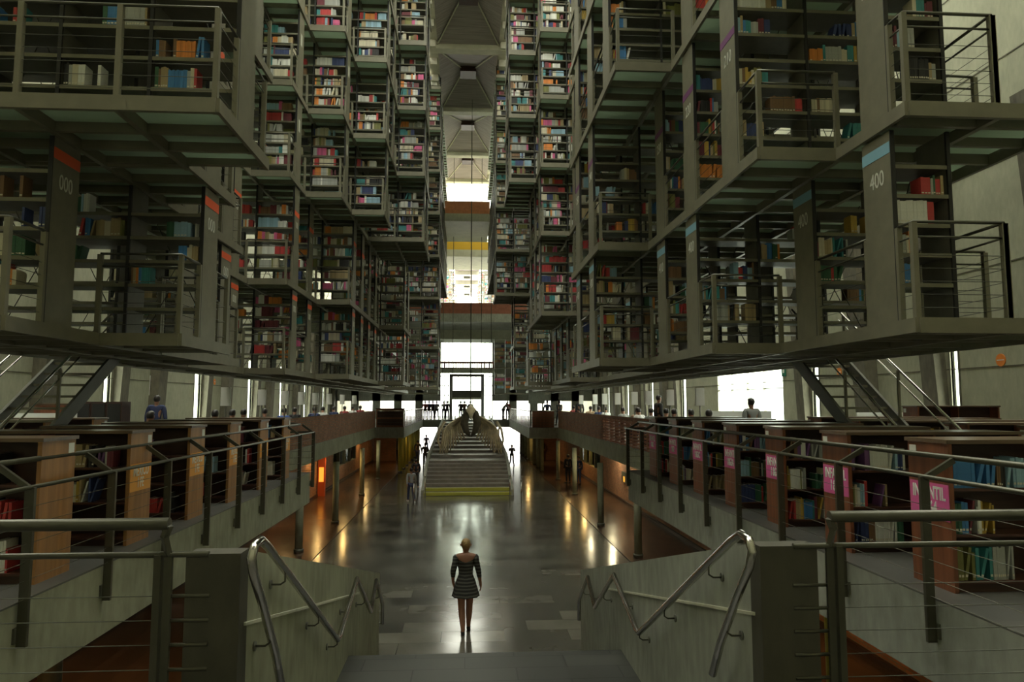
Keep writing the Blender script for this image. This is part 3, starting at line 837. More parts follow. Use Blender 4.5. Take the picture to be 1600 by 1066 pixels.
# cabinets by the left wall
for i in range(3):
    x = -11.15 + i * 0.43
    t = thing('cabinet', '%s dark wooden cabinet from the left beyond the left steel staircase' % nth(i + 1), 'cabinet', (x, 21.0, 0), group='dark cabinets')
    MB().box(0, 0.41, 0, 0.55, 0, 1.72, M['wood_dark']).build('body', t)
    MB().box(0.03, 0.38, -0.02, 0, 0.1, 1.66, M['black']).build('door', t)
t = thing('counter', 'red-brown wooden counter behind the left steel staircase', 'counter', (-12.3, 21.0, 0))
MB().box(0, 1.05, 0, 0.6, 0, 1.62, M['redwood']).build('body', t); MB().box(-0.04, 1.09, -0.04, 0.64, 1.62, 1.67, M['wood_top']).build('top', t)

# ------------------------------------------------------------------ books
def book_base(col):
    mb = MB(); c = M['bk_' + col]; p = M['pages']
    mb.box(0, 1, 0, 0.06, 0, 1, c).box(0, 0.09, 0.06, 1, 0, 1, c).box(0.91, 1, 0.06, 1, 0, 1, c).box(0.09, 0.91, 0.06, 0.96, 0.015, 0.975, p)
    mb.box(0.15, 0.85, -0.012, 0, 0.10, 0.17, M['pages'])
    return mb.mesh('book')
BM = {c: book_base(c) for c in BOOK_NAMES}
scored = []
for b_ in BOOKS:
    p = project(b_['x'], b_['y'], b_['z']); 
    sc = -1
    if p and -5 < p[0] < 1605 and 0 < p[1] < 1066:
        sc = b_['w'] * b_['h'] / (b_['y'] ** 2)
        X, Y_ = abs(b_['x']), b_['y']
        # hidden behind the end panel of the row in front
        if b_['z'] < 1.5:
            e = 4.36 if b_['x'] > 0 else 4.02
            yy = [q for q in (YR if b_['x'] > 0 else YL) if q + 0.58 < Y_ - 0.1]
            if yy and X * (max(yy) + 0.58) / Y_ > e: sc = -1
        else:
            s_ = 1 if b_['x'] > 0 else -1
            k_ = int(round((Y_ - 0.035 - yk(s_, 0)) / PIT[s_])); L_ = min(range(8), key=lambda q: abs(LV[q] - b_['z']) if LV[q] <= b_['z'] else 99)
            if k_ > 0 and X * (yk(s_, k_ - 1) + 0.58) / Y_ > AI[prof(s_, L_, k_ - 1)]: sc = -1
    scored.append(sc)
order = sorted(range(len(BOOKS)), key=lambda i: -scored[i])
ind = set(order[:300])
print('books', len(BOOKS))
V = []; F = []; C = []
for i, b_ in enumerate(BOOKS):
    if i in ind:
        nm = b_['where']
        o = put('book', BM[b_['col']], None, loc=(b_['x'], b_['y'], b_['z']), rot=(0, b_['lean'], 0), scale=(b_['w'], b_['d'], b_['h']),
                label='%s book, %s on %s' % (b_['col'], nth(b_['i']), nm), cat='book', group='books on the library shelves')
        if b_['lean']: o.location.z += b_['w'] * math.sin(b_['lean'])
    else:
        x, y, z, w, d, h = (b_[q] for q in ('x', 'y', 'z', 'w', 'd', 'h'))
        n0 = len(V); sh = h * math.sin(b_['lean'])
        hh = h * math.cos(b_['lean'])
        V += [(x, y, z), (x + w, y, z), (x + w, y + d, z), (x, y + d, z), (x + sh, y, z + hh), (x + w + sh, y, z + hh), (x + w + sh, y + d, z + hh), (x + sh, y + d, z + hh)]
        c = BOOK_COLS[b_['col']]; j = rng(0.8, 1.15); c = (min(1, c[0] * j), min(1, c[1] * j), min(1, c[2] * j), 1)
        for f, cc in (((0, 1, 5, 4), c), ((1, 2, 6, 5), c), ((3, 0, 4, 7), c), ((4, 5, 6, 7), (0.5, 0.47, 0.4, 1)), ((2, 3, 7, 6), (0.5, 0.47, 0.4, 1)), ((0, 3, 2, 1), c)):
            F.append(tuple(n0 + q for q in f)); C.append(cc)
me = bpy.data.meshes.new('book_rows'); me.from_pydata(V, [], F)
ca = me.color_attributes.new('spine', 'FLOAT_COLOR', 'CORNER')
buf = []
for c in C: buf.extend(c * 4)
ca.data.foreach_set('color', buf); me.materials.append(M['books'])
put('book_rows', me, None, label='rows of closely packed books filling the farther library shelves', cat='books', kind='stuff')

# ------------------------------------------------------------------ brick parapets, desks, upper edge
for s in (-1, 1):
    mb = MB()
    if s < 0:
        mb.box(-6.37, -6.22, Y1, Y2[s], 0, 1.13, M['brick'])
    else:
        mb.box(6.22, 6.37, 32, Y2[s], 0, 1.13, M['brick'])
        y = Y1
        while y < 32:
            mb.box(6.22, 6.37, y, y + 0.16, 0, 1.0, M['brick_solid'])
            for q in range(8): mb.box(6.22, 6.37, y + 0.16, y + 1.05, 0.02 + q * 0.125, 0.085 + q * 0.125, M['brick_solid'])
            y += 1.05
        mb.box(6.22, 6.37, Y1, 32, 0.98, 1.13, M['brick'])
    mb.build('parapet_wall', label='long red brick parapet along the %s upper floor beyond the bookcases' % SIDE[s], cat='parapet')
# information desks at the steps of the slab
t = thing('desk', 'dark wooden desk with pigeonholes at the corner of the far left upper floor', 'desk', (-6.2, 49.4, 0))
MB().box(0, 1.9, 0, 0.7, 0, 1.25, M['redwood']).build('body', t)
for q in range(2): MB().box(0.08, 1.82, -0.02, 0, 0.12 + q * 0.55, 0.56 + q * 0.55, M['wood_dark']).build('front_panel', t)
MB().box(-0.05, 1.95, -0.05, 0.75, 1.25, 1.3, M['wood_dark']).build('top', t)
t = thing('desk', 'red-brown wooden desk with a pale top at the corner of the far right upper floor', 'desk', (4.5, 48.1, 0))
MB().box(0, 1.5, 0, 0.7, 0, 1.1, M['redwood']).build('body', t)
MB().box(-0.05, 1.55, -0.05, 0.75, 1.1, 1.16, M['conc_light']).build('top', t)
t = thing('kiosk_screen', 'grey boxed notice stand behind the far right desk', 'stand', (4.6, 52, 0))
MB().box(0, 1.2, 0, 0.3, 1.6, 2.6, M['conc_grey']).build('panel', t); MB().box(0.1, 0.2, 0.1, 0.2, 0, 1.6, M['steel']).build('leg', t); MB().box(1.0, 1.1, 0.1, 0.2, 0, 1.6, M['steel']).build('leg', t)

def slab_rail(name, label, pts, pitch, cables=5):
    """guard rail fixed to the slab fascia; pts = polyline of x,y on the fascia; s = side"""
    t = thing('guard_railing', label, 'railing', (0, 0, 0)); return t
for s in (-1, 1):
    e = ED[s]
    ps = {-1: [6.41 + 1.415 * q for q in range(-3, 9)], 1: [6.03 + 1.43 * q for q in range(-3, 9)]}[s]
    t = thing('guard_railing', 'long grey guard rail with cables along the edge of the near %s upper floor' % SIDE[s], 'railing', (s * e, 0, 0))
    ye = Y1 + 0.05
    zt, z2 = (1.17, 0.97) if s < 0 else (1.21, 1.05)
    MB().tube([(s * 0.24, 1.0, zt), (s * 0.24, ye - 0.2, zt), (s * 0.5, ye, zt)], 0.026, M['steel_rail'], 10).build('top_rail', t)
    MB().tube([(-s * 0.06, 1.0, z2), (-s * 0.06, ye, z2), (s * 1.0, ye, z2)], 0.02, M['steel_rail'], 8).build('lower_rail', t)
    for y in ps:
        if y > ye: continue
        mb = MB().box(-s * 0.10, -s * 0.02, y - 0.018, y + 0.018, -0.36, z2, M['steel_rail'])
        mb.bar((-s * 0.06, y, z2 - 0.02), (s * 0.22, y, zt - 0.02), 0.036, 0.05, M['steel_rail'])
        mb.box(-s * 0.02, 0, y - 0.045, y + 0.045, -0.33, -0.2, M['steel_dark'])
        mb.build('post', t)
    for c in range(6):
        zz = 0.03 + c * 0.155
        MB().tube([(-s * 0.06, 1.0, zz), (-s * 0.06, ye, zz), (s * 1.0, ye, zz)], 0.003, M['steel_rail'], 5).build('cable', t)
# silver railings of the far cantilevered slabs
for s in (-1, 1):
    t = thing('guard_railing', 'silver railing round the far %s corner of the upper floor by the desk' % SIDE[s], 'railing', (0, 0, 0))
    x0 = s * 4.3; ya = Y2[s] + 0.1
    MB().tube([(s * 6.1, ya, 1.12), (x0, ya, 1.12), (x0, Y3, 1.12)], 0.04, M['chrome'], 6).build('top_rail', t)
    for q in range(20):
        y = ya + q * 1.25
        if y < Y3: MB().box(x0 - 0.025, x0 + 0.025, y - 0.03, y + 0.03, 0, 1.1, M['chrome']).build('post', t)
    mb = MB()
    for c in range(5): mb.tube([(s * 6.1, ya, 0.15 + c * 0.18), (x0, ya, 0.15 + c * 0.18), (x0, Y3, 0.15 + c * 0.18)], 0.008, M['steel_rail'], 4)
    mb.build('cable_infill', t)

# ------------------------------------------------------------------ ground-floor columns
cy = {-1: [(24.1, 5.48, 0), (29.6, 5.3, 0), (38.3, 5.5, 0), (46.0, 5.6, 0)], 1: [(22.6, 5.49, 0), (28.4, 5.4, 0), (37.8, 5.8, 0), (45.0, 5.85, 0)]}
for s in (-1, 1):
    rows = cy[s] + [(50.5 + 2.7 * q, 4.62 if s < 0 else 5.4, 1) for q in range(8)]
    for i, (y, a, yel) in enumerate(rows):
        t = thing('column', '%s round %s from the camera under the %s upper floor' % (nth(i + 1), 'yellow-brown post' if yel and s < 0 else 'concrete column', SIDE[s]), 'column', (s * a, y, GZ), group='ground floor columns on the ' + SIDE[s])
        MB().tube([(0, 0, 0.0), (0, 0, -GZ - ST)], 0.125 if not yel else 0.15, M['yellow_col'] if (yel and s < 0) else M['conc'], 20).build('shaft', t)
        MB().tube([(0, 0, 0), (0, 0, 0.1)], 0.16, M['steel_dark'], 20).build('base', t)
    # nearer columns by the camera
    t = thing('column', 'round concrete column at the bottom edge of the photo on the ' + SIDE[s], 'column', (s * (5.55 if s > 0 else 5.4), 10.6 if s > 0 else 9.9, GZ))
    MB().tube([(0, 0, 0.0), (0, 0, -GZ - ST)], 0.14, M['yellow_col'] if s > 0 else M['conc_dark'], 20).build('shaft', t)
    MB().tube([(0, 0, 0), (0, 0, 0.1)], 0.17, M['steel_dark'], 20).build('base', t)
# orange lit booth on the left
t = thing('orange_booth', 'orange-red wall end with a lit panel on the left of the ground floor', 'booth', (-7.75, 38.0, GZ))
MB().box(0, 0.36, 0, 0.25, 0, 2.4, M['orange_wall']).build('body', t)
MB().box(0.06, 0.3, -0.02, 0, 0.75, 1.5, M['orange_lit']).build('lit_panel', t)
t = thing('wall_display', 'small lit yellow display at the foot of the right brick wall', 'display', (7.7, 34.0, GZ + 1.0))
MB().box(0, 0.1, 0, 0.9, 0, 0.5, M['steel_dark']).build('body', t); MB().box(-0.02, 0, 0.2, 0.45, 0.05, 0.3, M['orange_lit']).build('screen', t)
# red walls at the back of the ground floor
for s in (-1, 1):
    struct('wall_red_' + SIDE[s], MB().box(s * 5.9, s * 7.75, 60.5, 60.7, GZ, -ST, M['brickx']))
# downlights under the slabs
lamps = [(-6.42, 38.2, 0), (-6.42, 45.0, 1), (-7.3, 36.0, 0), (-7.2, 52, 0), (-7.3, 29.5, 0), (6.42, 36.5, 1), (6.8, 33.0, 1), (6.6, 46, 0), (7.35, 35.5, 1), (7.35, 44, 0), (5.6, 14.0, 0), (-5.6, 12.0, 0), (-5.5, 7.5, 0), (-4.9, 56, 0), (5.0, 57, 0)]
for i, (x, y, w_) in enumerate(lamps):
    t = thing('ceiling_lamp', 'round warm downlight under the %s upper floor, %s of the %d from the camera' % ('left' if x < 0 else 'right', nth(1 + sum(1 for q in lamps if (q[0] < 0) == (x < 0) and q[1] < y)), sum(1 for q in lamps if (q[0] < 0) == (x < 0))), 'lamp', (x, y, -ST + 0.0), group='downlights under the slabs')
    MB().tube([(0, 0, -0.012), (0, 0, 0.0)], 0.12, M['lamp_body'], 14).build('housing', t)
    MB().tube([(0, 0, -0.024), (0, 0, -0.013)], 0.09, M['lamp_glow_w'] if w_ else M['lamp_glow'], 14).build('lens', t)

# ------------------------------------------------------------------ near stairs, parapet walls and handrails
AL, AR = 1.31, 1.80
mb = MB()
def zf(h): return EYE - h
prof_pts = [(4.3, 0.0)]
y, h = 4.3, 1.7
stair = []
hh = [1.7]; 
for q in range(7): stair.append((4.3 + q * 0.343, 4.3 + (q + 1) * 0.343, 1.7 + (q + 1) * 0.163))
stair.append((6.7, 8.3, 2.84))
for q in range(4): stair.append((8.3 + q * 0.3, 8.6 + q * 0.3, 2.84 + (q + 1) * 0.14))
stair.append((9.5, 9.9, 3.4))
for q in range(8): stair.append((9.9 + q * 0.3, 10.2 + q * 0.3, 3.4 + (q + 1) * 0.167))
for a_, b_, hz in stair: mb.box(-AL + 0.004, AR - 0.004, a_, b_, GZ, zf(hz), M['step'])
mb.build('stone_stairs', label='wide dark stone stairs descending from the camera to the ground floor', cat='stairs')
for s, a, w in ((-1, 1.31, 0.31), (1, 1.80, 0.36)):
    x0, x1 = s * a, s * (a + w)
    mb = MB()
    ytop = lambda yy: zf(0.88 + 0.255 * (yy - 4.4))
    mb.hexa([(x0, 4.46, GZ), (x1, 4.46, GZ), (x1, 11.2, GZ), (x0, 11.2, GZ), (x0, 4.46, ytop(4.46)), (x1, 4.46, ytop(4.46)), (x1, 11.2, ytop(11.2)), (x0, 11.2, ytop(11.2))], M['conc'] if s < 0 else M['conc_grey'])
    # joint ledge along the inner face
    mb.hexa([(x0 - s * 0.012, 4.4, zf(1.32)), (x0, 4.4, zf(1.32)), (x0, 9.0, zf(2.35)), (x0 - s * 0.012, 9.0, zf(2.35)), (x0 - s * 0.012, 4.4, zf(1.30)), (x0, 4.4, zf(1.30)), (x0, 9.0, zf(2.33)), (x0 - s * 0.012, 9.0, zf(2.33))], M['conc_light'])
    pw = mb.build('stair_wall', label='sloping concrete parapet wall on the %s of the near stairs' % SIDE[s], cat='wall')
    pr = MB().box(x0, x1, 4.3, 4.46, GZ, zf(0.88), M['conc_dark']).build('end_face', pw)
    # handrail
    xr = s * (a - 0.10)
    t = thing('handrail', 'bent stainless handrail on the %s wall of the near stairs' % SIDE[s], 'handrail', (0, 0, 0))
    P = [(4.92, 1.86), (4.75, 1.6), (4.42, 1.2), (4.22, 0.98), (4.17, 0.88), (4.22, 0.82), (4.34, 0.81), (4.5, 0.88), (7.02, 2.25), (7.12, 2.25), (8.18, 1.97), (9.42, 2.68), (9.95, 2.42), (10.72, 2.93), (10.75, 3.24)]
    MB().tube([(xr, yy, zf(h_)) for yy, h_ in P], 0.027, M['chrome'], 14).build('rail', t)
    for yy, h_ in ((4.62, 1.42), (4.95, 1.13), (6.1, 1.75), (7.0, 2.22), (7.7, 2.1), (8.8, 2.33), (9.7, 2.55), (10.3, 2.66)):
        MB().tube([(xr, yy, zf(h_) - 0.02), (xr, yy, zf(h_) - 0.07), (xr + s * 0.03, yy, zf(h_) - 0.09), (s * a, yy, zf(h_) - 0.09)], 0.007, M['steel_rail'], 6).tube([(s * a - s * 0.012, yy, zf(h_) - 0.09), (s * a, yy, zf(h_) - 0.09)], 0.03, M['steel_dark'], 10).build('bracket', t)
# camera-side guard rails at the head of the openings (Y = 4.3)
for s, xp in ((-1, 1.71), (1, 2.23)):
    t = thing('guard_railing', 'near %s guard rail with thick top tube beside the stair head' % SIDE[s], 'railing', (s * xp, 4.3, 0))
    yt = 4.3
    MB().tube([(0, -0.03, 1.0), (s * 5.0, -0.03, 1.0)], 0.035, M['steel_rail'], 14).build('top_rail', t)
    MB().tube([(-s * 0.22, 0, 0.82), (s * 5.0, 0, 0.82)], 0.018, M['steel_rail'], 10).build('lower_rail', t)
    for x in (0.03, 2.6, 4.6):
        mb = MB().box(s * (x - 0.045), s * (x + 0.0), -0.012, 0.012, -0.7, 0.84, M['steel_rail']).box(s * (x + 0.01), s * (x + 0.05), -0.03, 0.02, -0.7, 0.82, M['steel_rail'])
        mb.bar((s * (x - 0.02), 0, 0.82), (s * (x + 0.0), -0.02, 0.93), 0.04, 0.03, M['steel_rail']).bar((s * x, -0.02, 0.92), (s * (x - 0.03), -0.03, 0.99), 0.04, 0.03, M['steel_rail'])
        mb.build('post', t)
    for c in range(7):
        zz = 0.585 - c * 0.137
        MB().tube([(-s * 0.23, 0, zz), (s * 0.0, 0, zz)], 0.011, M['steel_rail'], 6).build('rung', t)
        MB().tube([(0, 0, zz), (s * 5.0, 0, zz)], 0.0028, M['steel_dark'], 5).build('cable', t)

# ------------------------------------------------------------------ far central stairs
mb = MB()
ya = 37.7
t = thing('grand_stairs', 'long grey stone stairs in the middle of the far hall, bottom steps edged yellow', 'stairs', (0.1, 0, 0))
fl = [(37.7 + 0.62 * q, GZ + 0.16 * (q + 1)) for q in range(9)] + [(45.0 + 2.1 * q, GZ + 0.16 * (q + 10)) for q in range(10)]
for q, (y0, zt) in enumerate(fl): mb.box(-2.3, 2.3, y0, fl[q + 1][0] if q < len(fl) - 1 else Y3, GZ, min(zt, -0.004), M['step_far'])
mb.build('flight', t)
for q in range(2):
    y0, zt = fl[q]
    MB().box(-2.3, 2.3, y0 - 0.03, y0, zt - 0.14, zt, M['yellow']).box(-2.3, 2.3, y0 - 0.03, y0 + 0.25, zt, zt + 0.008, M['yellow']).build('yellow_edging', t)
for s in (-1, 1):
    MB().hexa([(s * 2.3, ya, GZ), (s * 2.45, ya, GZ), (s * 2.45, 43.5, GZ), (s * 2.3, 43.5, GZ), (s * 2.3, ya, GZ + 0.3), (s * 2.45, ya, GZ + 0.3), (s * 2.45, 43.5, GZ + 1.75), (s * 2.3, 43.5, GZ + 1.75)], M['conc_grey']).hexa([(s * 2.3, 43.5, GZ), (s * 2.45, 43.5, GZ), (s * 2.45, Y3, GZ), (s * 2.3, Y3, GZ), (s * 2.3, 43.5, GZ + 1.75), (s * 2.45, 43.5, GZ + 1.75), (s * 2.45, Y3, 0.15), (s * 2.3, Y3, 0.15)], M['conc_grey']).build('side_wall', t)
for s in (-1, 1):
    for x in (2.62, 2.2):
        t = thing('bollard', 'thin silver post at the %s foot of the far stairs, %s one' % (SIDE[s], 'outer' if x > 2.3 else 'inner'), 'post', (0.1 + s * x, 35.0 if x > 2.3 else 37.2, GZ))
        MB().tube([(0, 0, 0), (0, 0, 1.05)], 0.03, M['chrome'], 10).build('shaft', t); MB().tube([(0, 0, 1.05), (0, 0, 1.12)], 0.045, M['chrome'], 10).build('cap', t)

# ------------------------------------------------------------------ whale skeleton hung over the far stairs
WYY = 46.0
t = thing('whale_skeleton', 'hanging whale skeleton with long curved ribs above the far stairs', 'skeleton', (0.3, WYY, EYE - 0.75))
mb = MB()
for q in range(24):
    y = q * 0.5; z = 0.2 * math.sin(q / 7)
    mb.tube([(0, y, z), (0, y + 0.36, z)], 0.16 - 0.003 * q, M['bone'], 10)
    mb.box(-0.03, 0.03, y + 0.1, y + 0.26, z + 0.1, z + 0.42 - 0.008 * q, M['bone']); mb.box(-0.36 + 0.008 * q, 0.36 - 0.008 * q, y + 0.1, y + 0.24, z - 0.03, z + 0.03, M['bone'])
mb.build('spine', t)
for q in range(10):
    wd = 0.62 + 0.12 * q; dp = 1.75 + 0.14 * q - 0.02 * max(0, q - 7) ** 2
    y = 1.6 - 0.18 * q
    for s in (-1, 1):
        pts = []
        for j in range(12):
            u = j / 11; w_ = math.sin(min(u * 1.9, 1.0) * math.pi / 2) * wd
            if u > 0.6: w_ += (u - 0.6) * (-0.75 + 0.155 * q) 
            pts.append((s * (0.08 + w_), y - 0.5 * math.sin(u * math.pi), -u ** 1.1 * dp + 0.1))
        MB().tube(pts, [0.04 + 0.035 * math.sin(j / 11 * math.pi) for j in range(12)], M['bone'], 6).build('rib', t)
for s in (-1, 1):
    MB().tube([(s * 0.06, -0.6, 0.55), (s * 0.32, -0.4, 0.0), (s * 0.42, -0.2, -0.6), (s * 0.28, -0.1, -1.1), (s * 0.02, 0, -1.45)], [0.05, 0.22, 0.27, 0.2, 0.05], M['bone_dark'], 10).build('skull_plate', t)
    MB().tube([(s * 1.7, 0.4, -0.5), (s * 2.0, 0.1, -1.0), (s * 2.1, -0.2, -1.7), (s * 1.9, -0.4, -2.3)], [0.10, 0.09, 0.07, 0.04], M['bone'], 7).build('flipper_bone', t)
    MB().tube([(s * 1.85, 0.4, -0.9), (s * 1.75, 0.0, -1.8), (s * 1.5, -0.4, -2.5)], [0.07, 0.06, 0.03], M['bone'], 7).build('flipper_bone', t)
MB().tube([(0, -0.3, 0.62), (0, -0.5, 0.45), (0, -0.7, 0.25), (0, -0.9, 0.1), (0, -1.0, -0.3)], [0.03, 0.16, 0.3, 0.2, 0.05], M['bone'], 12).build('rostrum', t)

for x, y, z_ in ((0.3, WYY + 0.3, EYE - 0.4), (0.3, WYY + 6.0, EYE - 0.2)):
    MB().tube([(x, y, z_), (x, y, RZ)], 0.02, M['brace'], 5).build('hanging_cable', label='thin steel cable from the roof holding the whale skeleton', cat='cable', group='skeleton cables')
for x in (-1.9, -1.1, 1.2, 2.0):
    MB().tube([(x, 57.0, 2.5), (x, 57.0, RZ)], 0.025, M['brace'], 5).build('hanging_cable', label='thin vertical cable hanging down the far middle of the nave', cat='cable', group='far nave cables')

# ------------------------------------------------------------------ floor lamps, tables, signs on the upper floor
def post_lamp(x, y, where):
    t = thing('post_lamp', where, 'lamp', (x, y, 0), group='flat-shaded reading lamps')
    MB().tube([(0, 0, 0), (0, 0, 1.62)], 0.022, M['steel_rail'], 8).build('pole', t)
    MB().box(-0.13, 0.13, -0.05, 0.05, 1.6, 2.14, M['shade']).build('lamp_shade', t)
    MB().tube([(0, 0, 0), (0, 0, 0.03)], 0.16, M['steel_dark'], 12).build('base', t)
for i, (off, y) in enumerate([(-365, 21), (-311, 24.8), (-277, 27.8), (-252, 30.5), (-231, 33), (-210, 36.5), (-190, 40.5), (-172, 44.5)]):
    post_lamp(off / 1100 * y - 0.0, y, '%s pale flat reading lamp on a pole from the camera on the left' % nth(i + 1))
for i, (off, y) in enumerate([(370, 21), (322, 24), (287, 27), (265, 29.3), (238, 32.4), (217, 35.3), (202, 38.5), (180, 43)]):
    post_lamp(off / 1100 * y, y, '%s pale flat reading lamp on a pole from the camera on the right' % nth(i + 1))
def table(x, y, l, where, z=0.75, sc=0.3):
    t = thing('reading_table', where, 'table', (x, y, 0), group='reading tables')
    MB().box(0, l, 0, 0.9, z - 0.04, z, M['table_white']).build('table_top', t)
    MB().box(0, l, 0.42, 0.47, z, z + sc, M['table_white']).build('screen', t)
    for dx in (0.06, l - 0.12):
        for dy in (0.05, 0.79): MB().box(dx, dx + 0.06, dy, dy + 0.06, 0, z - 0.04, M['steel_dark']).build('leg', t)
table(-12.9, 19.4, 2.4, 'white screened table by the left wall behind the steel staircase', sc=0.66)
table(-9.3, 21.5, 2.0, 'white screened table with readers on the left')
table(-9.0, 26, 2.0, 'farther white screened table on the left, behind the second lamp')
table(7.6, 21.3, 2.0, 'white screened table beside the bright doorway on the right', sc=0.68)
table(11.3, 19.4, 2.0, 'white screened table by the right wall behind the steel staircase', sc=0.66)
table(7.4, 27.5, 2.0, 'farther white screened table with readers on the right')
def disc(x, y, z, s, where):
    t = thing('round_sign', where, 'sign', (x, y, z))
    MB().tube([(0, 0, 0), (-s * 0.02, 0, 0)], 0.16, M['orange_disc'], 24).build('disc', t)
    MB().box(-s * 0.021, -s * 0.024, -0.12, 0.12, -0.012, 0.012, M['white']).build('mark', t)
disc(WX, 16.95, EYE + 1.07, 1, 'orange round sign on the bare right wall')
disc(WX, 24.7, EYE + 1.1, 1, 'orange round sign on the right wall behind the staircase')
disc(-WX, 38.8, EYE + 1.1, -1, 'orange round sign on the left wall')
for (x, y, z, s, nm) in ((-WX + 0.55, 20.0, EYE + 0.6, -1, 'green exit sign on the left wall pillar'), (WX - 0.04, 28.9, EYE + 1.1, 1, 'green exit sign on the wall beside the bright doorway')):
    t = thing('exit_sign', nm, 'sign', (x, y, z))
    MB().box(0, -s * 0.02, 0, 0.4, 0, 0.5, M['green_sign']).build('plate', t); MB().box(-s * 0.021, -s * 0.024, 0.12, 0.28, 0.15, 0.4, M['white']).build('symbol', t)
t = thing('wall_notice', 'small cream poster with a ring on the left wall', 'poster', (-WX + 0.01, 31.0, EYE + 0.3))
MB().box(0, 0.02, 0, 0.75, 0, 0.85, M['white']).build('sheet', t); 
mbx = MB(); mbx.tube([(0.025, 0.37 + 0.2 * math.cos(u), 0.5 + 0.2 * math.sin(u)) for u in [j * math.pi / 8 for j in range(17)]], 0.02, M['green_sign'], 5).build('ring', t)

# ------------------------------------------------------------------ people
def skin_mesh(name, verts, edges, radii, mt, sub=2):
    me = bpy.data.meshes.new(name); me.from_pydata([tuple(v) for v in verts], edges, [])
    o = bpy.data.objects.new(name, me); COL.objects.link(o)
    md = o.modifiers.new('s', 'SKIN')
    if not me.skin_vertices: 
        me.skin_vertices  # created by the modifier on evaluation
    bm = bmesh.new(); bm.from_mesh(me); lay = bm.verts.layers.skin.verify(); bm.verts.ensure_lookup_table()
    for i, r in enumerate(radii):
        rr = r if isinstance(r, tuple) else (r, r)
        bm.verts[i][lay].radius = rr; bm.verts[i][lay].use_root = (i == 0)
    bm.to_mesh(me); bm.free()
    md.use_smooth_shade = True
    ss = o.modifiers.new('u', 'SUBSURF'); ss.levels = sub; ss.render_levels = sub
    dg = bpy.context.evaluated_depsgraph_get(); r = bpy.data.meshes.new_from_object(o.evaluated_get(dg))
    bpy.data.objects.remove(o); bpy.data.meshes.remove(me)
    r.materials.clear(); r.materials.append(mt); r.name = name
    for p in r.polygons: p.use_smooth = True
    return r

def hair_mesh(c, mt, k=1.0, back=0.0):
    mb = MB(); i = mb.m(mt); nu, nv = 18, 12
    for a_ in range(nv + 1):
        ph = math.pi * a_ / nv
        for b_ in range(nu):
            th = 2 * math.pi * b_ / nu
            x, y, z = math.sin(ph) * math.cos(th), math.sin(ph) * math.sin(th), math.cos(ph)
            # open over the face (+Y, lower half): pull those points inside the head
            f = 0.72 if (y > 0.25 and z < 0.45) else 1.0
            mb.v.append((c.x + x * 0.094 * k * f, c.y - 0.012 + y * 0.106 * k * f, c.z + 0.02 + z * (0.105 if z > 0 else 0.112 + back) * k))
    for a_ in range(nv):
        for b_ in range(nu):
            mb.f.append((a_ * nu + b_, (a_ + 1) * nu + b_, (a_ + 1) * nu + (b_ + 1) % nu, a_ * nu + (b_ + 1) % nu)); mb.mi.append(i); mb.sm.append(True)
    return mb.mesh('hair')
